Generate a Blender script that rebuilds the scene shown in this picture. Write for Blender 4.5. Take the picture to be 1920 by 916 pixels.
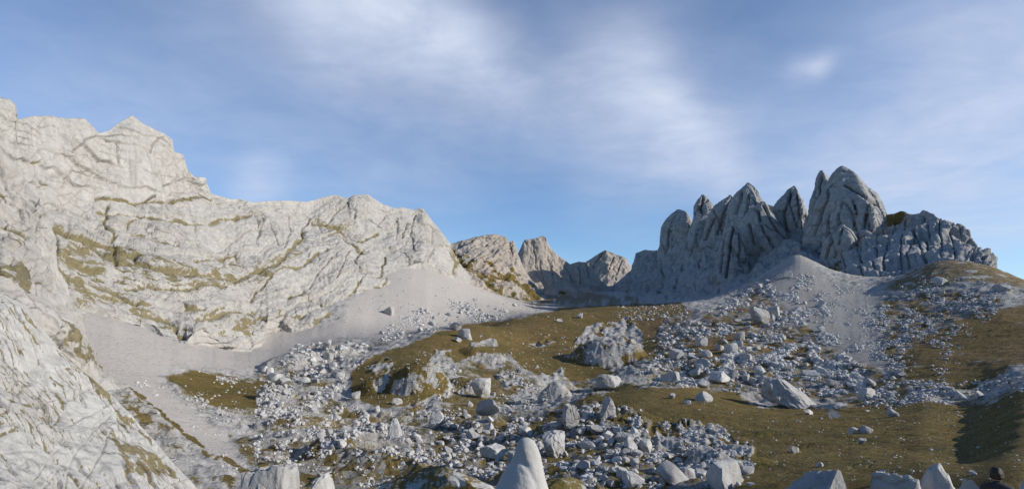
import bpy, bmesh, math, random
import numpy as np
from mathutils import Vector, Matrix

for o in list(bpy.data.objects):
    bpy.data.objects.remove(o)
scn = bpy.context.scene
COL = scn.collection
rad = math.radians

# ------------------------------------------------------------------ camera
F = 1144.0                      # focal length in photo pixels (1920 wide)
PITCH = math.atan(142.0 / F)    # eye level lies on photo row 600
EYE = np.array([0.0, 0.0, 40.0])
cam = bpy.data.cameras.new('camera')
cam.sensor_width = 36.0
cam.lens = 36.0 * F / 1920.0
cam.clip_start = 0.1
cam.clip_end = 40000
co = bpy.data.objects.new('camera', cam)
COL.objects.link(co)
co.location = EYE
co.rotation_euler = (math.pi / 2 + PITCH, 0, 0)
scn.camera = co

# ------------------------------------------------------------------ sky, sun, exposure
SUN_AZ, SUN_EL = rad(101), rad(23)      # clockwise from +Y, above the horizon
world = bpy.data.worlds.new('World')
scn.world = world
world.use_nodes = True
nt = world.node_tree
nt.nodes.clear()


def N(tree, typ, **kw):
    n = tree.nodes.new(typ)
    ins = kw.pop('ins', {})
    for k, v in kw.items():
        setattr(n, k, v)
    for k, v in ins.items():
        if hasattr(v, 'is_linked') or hasattr(v, 'links'):
            tree.links.new(v, n.inputs[k])
        else:
            n.inputs[k].default_value = v
    return n


def mth(tree, op, a, b=None, c=None, clamp=False):
    n = tree.nodes.new('ShaderNodeMath')
    n.operation = op
    n.use_clamp = clamp
    for i, v in enumerate((a, b, c)):
        if v is None:
            continue
        if isinstance(v, (int, float)):
            n.inputs[i].default_value = v
        else:
            tree.links.new(v, n.inputs[i])
    return n.outputs[0]


def ray(px, py):
    """unit-horizontal-range direction of a photo pixel: returns azimuth and tan(elevation)"""
    px = np.asarray(px, float); py = np.asarray(py, float)
    cx = (px - 960) / F; cy = (458 - py) / F
    y = math.cos(PITCH) - cy * math.sin(PITCH)
    z = math.sin(PITCH) + cy * math.cos(PITCH)
    h = np.sqrt(cx * cx + y * y)
    return np.arctan2(cx, y), z / h


def at(px, py, R):
    az, te = ray(px, py)
    R = np.asarray(R, float)
    return np.stack([R * np.sin(az), R * np.cos(az), EYE[2] + R * te], -1)


def proj(P):
    d = P - EYE
    c, s = math.cos(PITCH), math.sin(PITCH)
    yf = d[..., 1] * c + d[..., 2] * s
    zu = -d[..., 1] * s + d[..., 2] * c
    yf = np.maximum(yf, 1e-3)
    return 960 + F * d[..., 0] / yf, 458 - F * zu / yf


sky = N(nt, 'ShaderNodeTexSky', sky_type='NISHITA', sun_disc=False)
sky.sun_elevation = SUN_EL
sky.sun_rotation = SUN_AZ
sky.altitude = 2000
sky.air_density = 1.0
sky.dust_density = 0.6
sky.ozone_density = 1.5
geo = N(nt, 'ShaderNodeTexCoord')
DIRV = geo.outputs['Generated']
sep = N(nt, 'ShaderNodeSeparateXYZ', ins={0: DIRV})
zc = mth(nt, 'ADD', mth(nt, 'MAXIMUM', sep.outputs[2], 0.0), 0.12)
cu = mth(nt, 'DIVIDE', sep.outputs[0], zc)
cv = mth(nt, 'DIVIDE', sep.outputs[1], zc)
cvec = N(nt, 'ShaderNodeCombineXYZ', ins={0: cu, 1: cv}).outputs[0]
# thin cloud sheet: soft veils plus fine mackerel ripples
warp = N(nt, 'ShaderNodeTexNoise', ins={'Vector': cvec, 'Scale': 0.7, 'Detail': 3.0})
wv = N(nt, 'ShaderNodeVectorMath', operation='MULTIPLY_ADD',
       ins={0: warp.outputs['Color'], 1: (0.8, 0.8, 0.0), 2: cvec}).outputs[0]
big = N(nt, 'ShaderNodeTexNoise', ins={'Vector': wv, 'Scale': 0.55, 'Detail': 4.0, 'Roughness': 0.5}).outputs[0]
rip = N(nt, 'ShaderNodeTexNoise', ins={'Vector': wv, 'Scale': 3.0, 'Detail': 8.0, 'Roughness': 0.62}).outputs[0]
dwarp = N(nt, 'ShaderNodeTexNoise', ins={'Vector': DIRV, 'Scale': 3.0, 'Detail': 3.0, 'Roughness': 0.45})
dv = N(nt, 'ShaderNodeVectorMath', operation='MULTIPLY_ADD',
       ins={0: dwarp.outputs['Color'], 1: (0.22, 0.22, 0.22), 2: DIRV}).outputs[0]
dv = N(nt, 'ShaderNodeVectorMath', operation='SUBTRACT', ins={0: dv, 1: (0.11, 0.11, 0.11)}).outputs[0]
dvn = N(nt, 'ShaderNodeVectorMath', operation='NORMALIZE', ins={0: dv}).outputs[0]


def bank(px, py, width, power):
    az, te = ray(px, py)
    v = Vector((math.sin(az), math.cos(az), float(te))).normalized()
    d = N(nt, 'ShaderNodeVectorMath', operation='DOT_PRODUCT', ins={0: dvn, 1: tuple(v)}).outputs['Value']
    # gaussian in angle: exp(-(1-cos)/(w^2/2))
    e = mth(nt, 'DIVIDE', mth(nt, 'SUBTRACT', d, 1.0), 0.5 * width * width)
    return mth(nt, 'MULTIPLY', mth(nt, 'EXPONENT', e), power)


dens = None
BANKS = [(560, -60, .12, .42), (690, 10, .095, .55), (800, 70, .08, .45), (900, 120, .07, .42), (1000, 185, .065, .34),
         (1130, 90, .09, .26), (1210, 170, .10, .40), (1300, 250, .085, .40), (1370, 330, .085, .36), (1160, 300, .11, .26),
         (1495, 100, .028, .32), (1520, 85, .02, .22), (1850, 270, .26, .46), (1930, 40, .18, .22), (900, -80, .45, .10), (1640, 380, .13, .26), (540, 345, .055, .42),
         (80, 210, .20, .28), (400, 230, .12, .14), (700, 250, .16, .22), (330, 60, .14, .06)]
for b in BANKS:
    e = bank(*b)
    dens = e if dens is None else mth(nt, 'ADD', dens, e)
ripm = N(nt, 'ShaderNodeMapRange', ins={0: rip, 1: 0.36, 2: 0.66, 3: 0.76, 4: 1.10}).outputs[0]
bigm = N(nt, 'ShaderNodeMapRange', ins={0: big, 1: 0.48, 2: 0.75, 3: 0.0, 4: 0.16}).outputs[0]
dens = mth(nt, 'MULTIPLY', mth(nt, 'ADD', dens, bigm), ripm)
hz = N(nt, 'ShaderNodeMapRange', ins={0: sep.outputs[2], 1: 0.0, 2: 0.12, 3: 0.0, 4: 1.0}).outputs[0]
dens = mth(nt, 'MULTIPLY', mth(nt, 'MULTIPLY', dens, hz), 1.08, clamp=True)
tint = N(nt, 'ShaderNodeMix', data_type='RGBA', blend_type='MULTIPLY',
         ins={0: 1.0, 6: sky.outputs[0], 7: (0.75, 1.0, 1.24, 1)})
cmix = N(nt, 'ShaderNodeMix', data_type='RGBA',
         ins={0: dens, 6: tint.outputs[2], 7: (5.4, 6.0, 7.4, 1)})
bg = N(nt, 'ShaderNodeBackground', ins={0: cmix.outputs[2], 1: 0.120})
wo = N(nt, 'ShaderNodeOutputWorld', ins={0: bg.outputs[0]})

sl = bpy.data.lights.new('sun', 'SUN')
sl.energy = 5.0
sl.angle = rad(0.5)
sl.color = (1.0, 0.93, 0.83)
so = bpy.data.objects.new('sun', sl)
COL.objects.link(so)
sd = Vector((math.sin(SUN_AZ) * math.cos(SUN_EL), math.cos(SUN_AZ) * math.cos(SUN_EL), math.sin(SUN_EL)))
so.rotation_euler = sd.to_track_quat('Z', 'Y').to_euler()
so.location = (0, 0, 600)

vs = scn.view_settings
vs.view_transform = 'Standard'
vs.look = 'None'
vs.exposure = 0.0
vs.gamma = 1.0
vs.use_curve_mapping = False
scn.render.engine = 'CYCLES'

# ------------------------------------------------------------------ noise in numpy
_rs = np.random.RandomState(7)
_perm = _rs.permutation(256).astype(np.int32)
_perm = np.concatenate([_perm, _perm, _perm])
_g3 = _rs.normal(size=(256, 3)).astype(np.float32)
_g3 /= np.linalg.norm(_g3, axis=1, keepdims=True)


def perlin(x, y, z):
    x = np.asarray(x, np.float32); y = np.asarray(y, np.float32); z = np.asarray(z, np.float32)
    xf = np.floor(x); yf = np.floor(y); zf = np.floor(z)
    xi = xf.astype(np.int32) & 255; yi = yf.astype(np.int32) & 255; zi = zf.astype(np.int32) & 255
    x = x - xf; y = y - yf; z = z - zf
    u = x * x * x * (x * (x * 6 - 15) + 10)
    v = y * y * y * (y * (y * 6 - 15) + 10)
    w = z * z * z * (z * (z * 6 - 15) + 10)
    res = None
    out = np.zeros_like(x)
    for dx in (0, 1):
        a = _perm[xi + dx]
        wx = u if dx else 1 - u
        for dy in (0, 1):
            b = _perm[a + yi + dy]
            wy = wx * (v if dy else 1 - v)
            for dz in (0, 1):
                g = _g3[_perm[b + zi + dz]]
                out += wy * (w if dz else 1 - w) * (g[..., 0] * (x - dx) + g[..., 1] * (y - dy) + g[..., 2] * (z - dz))
    return out * 1.6


def fbm(P, lam, octs=4, gain=0.5, ridged=False, sz=1.0, seed=0.0):
    s = 0; a = 1.0; tot = 0
    for i in range(octs):
        k = (2.03 ** i) / lam
        n = perlin(P[..., 0] * k + seed + 17.3 * i, P[..., 1] * k + seed * 1.7 - 9.1 * i, P[..., 2] * k / sz + 3.7 * i + seed)
        if ridged == 2:
            n = 2.2 * np.abs(n) - .55
        elif ridged:
            n = 1 - 2 * np.abs(n)
        s = s + a * n; tot += a; a *= gain
    return s / tot


def smooth(a, b, x):
    t = np.clip((x - a) / (b - a), 0, 1)
    return t * t * (3 - 2 * t)


def segdist(X, Y, line):
    """distance of image points to a polyline given in photo pixels"""
    d = np.full(X.shape, 1e9, np.float32)
    line = [(float(a), float(b)) for a, b in line]
    for (x0, y0), (x1, y1) in zip(line[:-1], line[1:]):
        dx, dy = x1 - x0, y1 - y0
        t = np.clip(((X - x0) * dx + (Y - y0) * dy) / (dx * dx + dy * dy + 1e-9), 0, 1)
        d = np.minimum(d, (X - x0 - t * dx) ** 2 + (Y - y0 - t * dy) ** 2)
    return np.sqrt(d)


def polymask(X, Y, poly, soft):
    """1 inside a photo-pixel polygon, soft over its edge"""
    out = np.zeros(X.shape, np.float32)
    xs = [p[0] for p in poly]; ys = [p[1] for p in poly]
    m = (X > min(xs) - soft * 2) & (X < max(xs) + soft * 2) & (Y > min(ys) - soft * 2) & (Y < max(ys) + soft * 2)
    x = X[m]; y = Y[m]
    ins = np.zeros(x.shape, bool)
    n = len(poly)
    for i in range(n):
        x0, y0 = poly[i]; x1, y1 = poly[(i + 1) % n]
        c = ((y0 > y) != (y1 > y)) & (x < (x1 - x0) * (y - y0) / ((y1 - y0) + 1e-9) + x0)
        ins ^= c
    d = segdist(x, y, list(poly) + [poly[0]])
    d = np.where(ins, d, -d)
    out[m] = smooth(-soft, soft, d)
    return out


# ------------------------------------------------------------------ mesh helpers
def grid_mesh(name, P, attrs=None, mat=None, flip=False, wrap=False, smooth_shade=True):
    """P: rows x cols x 3"""
    r, c = P.shape[:2]
    idx = np.arange(r * c, dtype=np.int32).reshape(r, c)
    if wrap:
        idx = np.concatenate([idx, idx[:, :1]], 1)
    a = idx[:-1, :-1].ravel(); b = idx[:-1, 1:].ravel(); d = idx[1:, 1:].ravel(); e = idx[1:, :-1].ravel()
    q = np.stack([a, e, d, b] if flip else [a, b, d, e], 1)
    return raw_mesh(name, P.reshape(-1, 3), q, attrs, mat, smooth_shade)


def raw_mesh(name, V, faces, attrs=None, mat=None, smooth_shade=True):
    me = bpy.data.meshes.new(name)
    nv, nf, k = len(V), len(faces), faces.shape[1]
    me.vertices.add(nv)
    me.vertices.foreach_set('co', np.ascontiguousarray(V, np.float32).ravel())
    me.loops.add(nf * k)
    me.loops.foreach_set('vertex_index', np.ascontiguousarray(faces, np.int32).ravel())
    me.polygons.add(nf)
    me.polygons.foreach_set('loop_start', np.arange(0, nf * k, k, dtype=np.int32))
    me.update(calc_edges=True)
    me.polygons.foreach_set('use_smooth', np.full(nf, smooth_shade))
    for an, av in (attrs or {}).items():
        at_ = me.attributes.new(an, 'FLOAT', 'POINT')
        at_.data.foreach_set('value', np.ascontiguousarray(av, np.float32).ravel())
    if mat:
        me.materials.append(mat)
    me.validate()
    return me


def link(name, me, parent=None, loc=None):
    o = bpy.data.objects.new(name, me)
    COL.objects.link(o)
    if parent:
        o.parent = parent
    if loc is not None:
        o.location = loc
    return o


def tag(o, label=None, cat=None, group=None, kind=None):
    if label: o['label'] = label
    if cat: o['category'] = cat
    if group: o['group'] = group
    if kind: o['kind'] = kind
    return o


def normals(P):
    du = np.gradient(P, axis=1); dv = np.gradient(P, axis=0)
    n = np.cross(du, dv)
    return n / (np.linalg.norm(n, axis=-1, keepdims=True) + 1e-9)


# ------------------------------------------------------------------ materials
def rock_mat(name, lo=(.30, .295, .285), hi=(.47, .46, .44), feat=6.0, bump=0.5, grass=(.150, .103, .031), grass2=(.108, .085, .023),
             crack=0.35, obj=False, rough=0.92, warm=(.36, .31, .24), warm_amt=0.25, streak=0.0, gmax=1.0):
    m = bpy.data.materials.new(name)
    m.use_nodes = True
    t = m.node_tree
    t.nodes.clear()
    tc = N(t, 'ShaderNodeTexCoord')
    if obj:
        info = N(t, 'ShaderNodeObjectInfo')
        vec = N(t, 'ShaderNodeVectorMath', operation='ADD', ins={0: N(t, 'ShaderNodeNewGeometry').outputs['Position'], 1: (0, 0, 0)}).outputs[0]
    else:
        vec = N(t, 'ShaderNodeNewGeometry').outputs['Position']
    n1 = N(t, 'ShaderNodeTexNoise', ins={'Vector': vec, 'Scale': 1.0 / feat, 'Detail': 8.0, 'Roughness': 0.62}).outputs[0]
    n2 = N(t, 'ShaderNodeTexNoise', ins={'Vector': vec, 'Scale': 0.13 / feat, 'Detail': 4.0, 'Roughness': 0.5}).outputs[0]
    n3 = N(t, 'ShaderNodeTexNoise', ins={'Vector': vec, 'Scale': 4.5 / feat, 'Detail': 6.0, 'Roughness': 0.7}).outputs[0]
    wv_ = N(t, 'ShaderNodeVectorMath', operation='MULTIPLY_ADD',
            ins={0: N(t, 'ShaderNodeTexNoise', ins={'Vector': vec, 'Scale': 0.8 / feat, 'Detail': 3.0}).outputs['Color'],
                 1: (feat * .9, feat * .9, feat * .9), 2: vec}).outputs[0]
    vor = N(t, 'ShaderNodeTexVoronoi', feature='DISTANCE_TO_EDGE', ins={'Vector': wv_, 'Scale': 0.55 / feat}).outputs[0]
    crk = N(t, 'ShaderNodeMapRange', ins={0: vor, 1: 0.0, 2: 0.045, 3: 1.0, 4: 0.0}).outputs[0]
    crk = mth(t, 'MULTIPLY', crk, N(t, 'ShaderNodeMapRange', ins={0: n2, 1: .42, 2: .6, 3: 0.0, 4: 1.0}).outputs[0])
    fac = N(t, 'ShaderNodeMapRange', ins={0: n1, 1: 0.30, 2: 0.70, 3: 0.0, 4: 1.0}).outputs[0]
    base = N(t, 'ShaderNodeMix', data_type='RGBA', ins={0: fac, 6: (*lo, 1), 7: (*hi, 1)}).outputs[2]
    wf = N(t, 'ShaderNodeMapRange', ins={0: n2, 1: 0.5, 2: 0.75, 3: 0.0, 4: warm_amt}).outputs[0]
    base = N(t, 'ShaderNodeMix', data_type='RGBA', ins={0: wf, 6: base, 7: (*warm, 1)}).outputs[2]
    base = N(t, 'ShaderNodeMix', data_type='RGBA', ins={0: mth(t, 'MULTIPLY', crk, crack), 6: base, 7: (.07, .065, .055, 1)}).outputs[2]
    if streak:
        # weathering: water streaks down the face and dark pits
        sv_ = N(t, 'ShaderNodeVectorMath', operation='MULTIPLY', ins={0: wv_, 1: (1.0, 1.0, .16)}).outputs[0]
        ns = N(t, 'ShaderNodeTexNoise', ins={'Vector': sv_, 'Scale': 1.3 / feat, 'Detail': 6.0, 'Roughness': 0.65}).outputs[0]
        sf = N(t, 'ShaderNodeMapRange', ins={0: ns, 1: .52, 2: .72, 3: 0.0, 4: streak}).outputs[0]
        base = N(t, 'ShaderNodeMix', data_type='RGBA', ins={0: sf, 6: base, 7: (.22, .21, .19, 1)}).outputs[2]
        pit = N(t, 'ShaderNodeMapRange', ins={0: n3, 1: .60, 2: .70, 3: 0.0, 4: .55}).outputs[0]
        base = N(t, 'ShaderNodeMix', data_type='RGBA', ins={0: pit, 6: base, 7: (.17, .16, .14, 1)}).outputs[2]
    if obj:
        rv = N(t, 'ShaderNodeMapRange', ins={0: info.outputs['Random'], 1: 0.0, 2: 1.0, 3: 0.80, 4: 1.12}).outputs[0]
        base = N(t, 'ShaderNodeVectorMath', operation='SCALE', ins={0: base, 'Scale': rv}).outputs[0]
    tone = N(t, 'ShaderNodeAttribute', attribute_name='tone').outputs['Fac']
    stain_shade = N(t, 'ShaderNodeAttribute', attribute_name='stain_shade').outputs['Fac']
    base = N(t, 'ShaderNodeMix', data_type='RGBA', ins={0: mth(t, 'MULTIPLY', stain_shade, 0.75), 6: base, 7: (.10, .092, .078, 1)}).outputs[2]
    base = N(t, 'ShaderNodeMix', data_type='RGBA', ins={0: mth(t, 'MULTIPLY', tone, 0.75), 6: base, 7: (.475, .432, .385, 1)}).outputs[2]
    # turf where the ground carries it; the edge is frayed by noise
    ga = N(t, 'ShaderNodeAttribute', attribute_name='grass').outputs['Fac']
    gf = mth(t, 'ADD', ga, mth(t, 'MULTIPLY', mth(t, 'SUBTRACT', n3, 0.5), 0.9))
    gf = mth(t, 'ADD', gf, mth(t, 'MULTIPLY', mth(t, 'SUBTRACT', n1, 0.5), 0.5))
    gf = N(t, 'ShaderNodeMapRange', interpolation_type='SMOOTHSTEP', ins={0: gf, 1: 0.44, 2: 0.60, 3: 0.0, 4: 1.0}).outputs[0]
    gate = N(t, 'ShaderNodeMapRange', ins={0: ga, 1: 0.02, 2: 0.12, 3: 0.0, 4: 1.0}).outputs[0]
    gf = mth(t, 'MULTIPLY', mth(t, 'MULTIPLY', gf, gate), gmax)
    gcol = N(t, 'ShaderNodeMix', data_type='RGBA',
             ins={0: N(t, 'ShaderNodeMapRange', ins={0: n2, 1: .35, 2: .65}).outputs[0], 6: (*grass, 1), 7: (*grass2, 1)}).outputs[2]
    red = N(t, 'ShaderNodeAttribute', attribute_name='red').outputs['Fac']
    gcol = N(t, 'ShaderNodeMix', data_type='RGBA', ins={0: red, 6: gcol, 7: (.180, .116, .048, 1)}).outputs[2]
    n4 = N(t, 'ShaderNodeTexNoise', ins={'Vector': vec, 'Scale': 0.42 / feat, 'Detail': 7.0, 'Roughness': 0.7}).outputs[0]
    gcol = N(t, 'ShaderNodeMix', data_type='RGBA', ins={0: N(t, 'ShaderNodeMapRange', ins={0: n4, 1: .48, 2: .66, 3: 0.0, 4: .38}).outputs[0], 6: gcol, 7: (.20, .150, .062, 1)}).outputs[2]
    gcol = N(t, 'ShaderNodeMix', data_type='RGBA', ins={0: N(t, 'ShaderNodeMapRange', ins={0: n4, 1: .46, 2: .32, 3: 0.0, 4: .6}).outputs[0], 6: gcol, 7: (.055, .046, .018, 1)}).outputs[2]
    gvar = N(t, 'ShaderNodeMapRange', ins={0: n3, 1: .3, 2: .7, 3: .62, 4: 1.35}).outputs[0]
    gcol = N(t, 'ShaderNodeVectorMath', operation='SCALE', ins={0: gcol, 'Scale': gvar}).outputs[0]
    colr = N(t, 'ShaderNodeMix', data_type='RGBA', ins={0: gf, 6: base, 7: gcol}).outputs[2]
    hgt = mth(t, 'ADD', mth(t, 'MULTIPLY', n3, 0.35), n1)
    hgt = mth(t, 'SUBTRACT', hgt, mth(t, 'MULTIPLY', crk, 0.35))
    bm_ = N(t, 'ShaderNodeBump', ins={'Height': hgt, 'Strength': bump, 'Distance': feat * 0.35})
    p = N(t, 'ShaderNodeBsdfPrincipled', ins={'Base Color': colr, 'Roughness': rough, 'Normal': bm_.outputs[0]})
    p.inputs['Specular IOR Level'].default_value = 0.15
    N(t, 'ShaderNodeOutputMaterial', ins={0: p.outputs[0]})
    return m


M_ground = rock_mat('ground_rock_turf', feat=2.4, bump=0.75, crack=0.2, lo=(.29, .28, .262), hi=(.47, .456, .43), streak=.25)
M_wall = rock_mat('limestone_wall', feat=6.0, bump=0.75, gmax=.86, grass=(.185, .145, .062), grass2=(.15, .125, .05), lo=(.36, .342, .31), hi=(.48, .458, .418), crack=0.16, streak=0.45)
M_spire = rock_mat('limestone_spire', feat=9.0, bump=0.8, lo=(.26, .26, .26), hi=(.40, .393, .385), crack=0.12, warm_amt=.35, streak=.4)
M_far = rock_mat('limestone_far', feat=11.0, bump=0.7, lo=(.31, .265, .22), hi=(.45, .40, .345), crack=0.2, streak=.4)
M_slab = rock_mat('limestone_slab', feat=2.2, bump=0.6, gmax=.85, streak=.22, grass=(.17, .13, .048), grass2=(.13, .105, .038), lo=(.39, .378, .35), hi=(.50, .486, .45), crack=0.5)
M_boulder = rock_mat('limestone_boulder', feat=1.3, bump=0.6, lo=(.35, .343, .33), hi=(.55, .537, .515), crack=0.12, streak=.3, obj=True)
M_crop = rock_mat('limestone_outcrop', feat=1.9, bump=0.8, lo=(.34, .333, .32), hi=(.52, .508, .485), crack=0.15, streak=.4, obj=True)
M_near = rock_mat('limestone_foreground', feat=0.5, bump=0.6, lo=(.34, .33, .31), hi=(.50, .485, .455), crack=0.15, obj=True, streak=.4)
M_tip = rock_mat('limestone_smooth', feat=0.35, bump=0.25, lo=(.42, .405, .38), hi=(.50, .485, .455), crack=0.0, obj=True)
M_stone = rock_mat('limestone_rubble', feat=2.0, bump=0.3, lo=(.36, .352, .34), hi=(.56, .55, .53), crack=0.1)

# ------------------------------------------------------------------ ground: one polar sheet out to the horizon
CP = []   # control points: photo pixel and horizontal range


def cps(s):
    for a in s.split(';'):
        a = a.strip()
        if a:
            CP.append(tuple(float(v) for v in a.split(',')))


# basin floor and left scree
cps("480,860,118; 350,850,112; 250,750,165; 200,655,250; 300,655,285; 430,690,290; 150,590,310; 470,658,395; 345,645,335;")
cps("560,620,470; 640,585,520; 700,546,610; 765,500,730; 830,515,760; 900,545,800; 700,600,520; 800,575,600; 900,580,650;")
cps("980,574,900; 1060,556,1150; 1150,552,1150; 1000,566,1050;")
cps("400,730,230; 500,700,290; 560,670,330; 650,650,360; 550,760,200; 420,830,140; 600,830,140; 700,800,170; 640,740,230;")
cps("800,850,125; 850,780,190; 720,850,118; 560,890,100; 1000,760,210; 900,720,255; 960,860,115; 930,810,150;")
# left hummock and the grassy mound
cps("760,648,330; 700,690,270; 830,625,360; 900,610,410; 790,700,250; 860,665,320; 960,601,500; 1050,583,560; 1150,574,600; 1250,571,620;")
cps("1020,588,700; 1150,592,760; 1250,588,760; 880,630,520;")
cps("980,650,395; 1100,625,450; 1060,695,325; 1150,690,330; 1180,655,400; 1000,715,270; 1100,610,490; 1210,620,470;")
# front turf swell on the right
cps("1040,765,185; 1100,738,205; 1250,716,235; 1380,742,222; 1500,764,205; 1700,752,195; 1830,742,180; 1920,726,165;")
cps("1100,752,260; 1260,722,285; 1100,820,125; 1250,800,130; 1400,800,130; 1550,830,100; 1700,850,80; 1800,800,110; 1835,850,72; 1915,790,95;")
cps("1200,905,62; 1400,905,58; 1550,905,52; 1750,900,47; 1900,890,44; 1050,895,68; 1320,850,92;")
# right-hand scree slope and hill
cps("1200,692,300; 1300,625,410; 1400,565,570; 1500,478,830; 1450,520,700; 1350,570,560; 1450,655,345; 1300,690,300; 1600,600,440; 1550,560,550;")
cps("1600,705,280; 1500,720,265; 1620,548,590; 1760,490,630; 1865,503,600; 1920,527,560; 1700,514,640; 1750,600,410; 1680,640,350; 1850,570,430;")
cps("1900,620,340; 1900,690,240; 1800,700,245; 1700,730,225; 1640,690,290; 1780,560,480;")
cps("1440,524,715; 1470,500,770; 1530,512,690; 1560,534,640; 1600,538,625; 1650,530,640; 1560,560,900; 1620,560,880; 1700,540,860; 1440,545,980;")
# behind the right-hand crest the hill drops away
cps("1760,520,760; 1865,535,720; 1920,560,680; 1500,500,1050; 1300,560,900;")
# the camera's own knoll falls away below the picture
for px in (-700, -300, 0, 350, 700, 1050, 1400, 1750, 2200, 2700):
    a, _ = ray(px, 600)
    for R, te in ((1.5, -1.07), (4, -.46), (9, -.37), (16, -.375), (30, -.38)):
        CP.append((px, te, -R))
# outside the picture
cps("0,640,250; -150,600,260; -150,800,120; 2050,700,170; 2050,560,480; 2050,850,60; 2100,580,700; -200,930,60; 0,930,70; 200,930,75;")
XA, XR, XT = [], [], []
for a, b, R in CP:
    if R < 0:
        az, _ = ray(a, 600); te = b; R = -R
    else:
        az, te = ray(a, b)
    XA.append(float(az)); XR.append(math.log(R)); XT.append(float(te))
# far rim so that the sheet stays low behind the mountains
for deg in (-60, -40, -20, 0, 20, 40, 60):
    for R in (2200, 6000):
        XA.append(rad(deg)); XR.append(math.log(R)); XT.append(0.02 if R < 3000 else -0.01)
XA, XR, XT = (np.array(v) for v in (XA, XR, XT))
KR = 0.45      # a factor of e in range counts like this many radians of azimuth


def tps_u(d2):
    return 0.5 * d2 * np.log(d2 + 1e-9)


def tps_fit():
    n = len(XA)
    A = np.zeros((n + 3, n + 3))
    d2 = (XA[:, None] - XA[None]) ** 2 + (KR * (XR[:, None] - XR[None])) ** 2
    A[:n, :n] = tps_u(d2) + 4e-5 * np.eye(n)
    Q = np.stack([np.ones(n), XA, KR * XR], 1)
    A[:n, n:] = Q; A[n:, :n] = Q.T
    return np.linalg.solve(A, np.concatenate([XT, np.zeros(3)]))


TW = tps_fit()


def base_te(az, lr):
    az = np.clip(az, rad(-58), rad(58))
    out = TW[-3] + TW[-2] * az + TW[-1] * KR * lr
    for i in range(len(XA)):
        out = out + TW[i] * tps_u((az - XA[i]) ** 2 + (KR * (lr - XR[i])) ** 2)
    return out


az_d = np.radians(np.linspace(-46, 46, 900))
az_l = np.radians(np.concatenate([np.linspace(-180, -60, 25)[:-1], np.linspace(-60, -46, 12)[:-1]]))
AZ = np.concatenate([az_l, az_d, -az_l[::-1]])
LR = np.log(np.concatenate([np.geomspace(1.5, 40, 50)[:-1], np.geomspace(40, 100, 90)[:-1], np.geomspace(100, 900, 560)[:-1], np.geomspace(900, 8000, 45)]))
ca = np.linspace(rad(-58), rad(58), 300); cl = np.linspace(LR[0], LR[-1], 300)
CA, CL = np.meshgrid(ca, cl)
CT = base_te(CA, CL)


def bilin(az, lr):
    fx = np.clip((np.clip(az, ca[0], ca[-1]) - ca[0]) / (ca[1] - ca[0]), 0, 298.999); fy = np.clip((lr - cl[0]) / (cl[1] - cl[0]), 0, 298.999)
    ix = fx.astype(int); iy = fy.astype(int); fx = fx - ix; fy = fy - iy
    return (CT[iy, ix] * (1 - fx) * (1 - fy) + CT[iy, ix + 1] * fx * (1 - fy) + CT[iy + 1, ix] * (1 - fx) * fy + CT[iy + 1, ix + 1] * fx * fy)


GA, GL = np.meshgrid(AZ, LR)
GR = np.exp(GL)
GT = bilin(GA, GL)
# gentle limit so that the surface seen from behind the camera stays calm
GP = np.stack([GR * np.sin(GA), GR * np.cos(GA), EYE[2] + GR * GT], -1)
I90 = int(np.searchsorted(LR, math.log(50)))


def bump(px, py, wpx, hpx, dep=1.0, ang=0.0, sharp=1.0, seed=0):
    # raise a rock hump whose foot is seen at (px, py)
    az, te = ray(px, py)
    j = int(np.searchsorted(AZ, az))
    k_ = np.nonzero(GT[I90:, j] >= te)[0]
    R = GR[I90 + k_[0], j]
    w = wpx * R / F / 2
    R2 = R + w * dep * .8
    c = np.array([R2 * math.sin(az), R2 * math.cos(az)])
    # heights live on the vertices around the hump only
    dx = GP[..., 0] - c[0]; dy = GP[..., 1] - c[1]
    m = (np.abs(dx) < 2.2 * w * max(1, dep)) & (np.abs(dy) < 2.2 * w * max(1, dep))
    u = np.array([math.cos(az + ang), -math.sin(az + ang)]); v = np.array([math.sin(az + ang), math.cos(az + ang)])
    a_ = (dx[m] * u[0] + dy[m] * u[1]) / w; b_ = (dx[m] * v[0] + dy[m] * v[1]) / (w * dep)
    Q = np.stack([GP[..., 0][m], GP[..., 1][m], np.zeros(m.sum())], -1)
    d = np.sqrt(a_ ** 2 + b_ ** 2) * (1 + .22 * fbm(Q, w * 1.1, 3, seed=seed + 7))
    GP[..., 2][m] += hpx * R / F * np.clip(1 - d ** (2 * sharp), 0, 1) ** .85


for b_ in ((792, 742, 122, 46, 1.1, .3, 1.1, 1), (706, 738, 84, 22, 1.0, .1, 1.2, 2), (1142, 684, 150, 40, 1.0, .0, 1.1, 3), (1325, 886, 240, 27, .9, .2, .9, 4),
           (905, 806, 100, 26, .9, .2, 1.0, 5), (1040, 752, 74, 34, .7, -.4, 1.2, 6), (1118, 812, 240, 24, .9, .0, .9, 7), (640, 852, 170, 26, .7, -.4, 1.1, 8),
           (560, 805, 150, 26, .7, -.4, 1.1, 9), (520, 752, 84, 20, .8, .2, 1.1, 10), (545, 694, 110, 24, .8, -.3, 1.1, 11), (622, 676, 100, 26, .8, .2, 1.1, 12),
           (905, 672, 90, 12, .9, .1, 1.0, 13), (880, 735, 80, 18, .8, 0, 1.0, 15), (700, 826, 80, 24, .8, 0, 1.1, 16)):
    bump(*b_)
PX, PY = proj(GP)
PX = PX.astype(np.float32); PY = PY.astype(np.float32)
front = np.abs(GA) < rad(60)
PX = np.where(front, PX, -9999)

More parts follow.
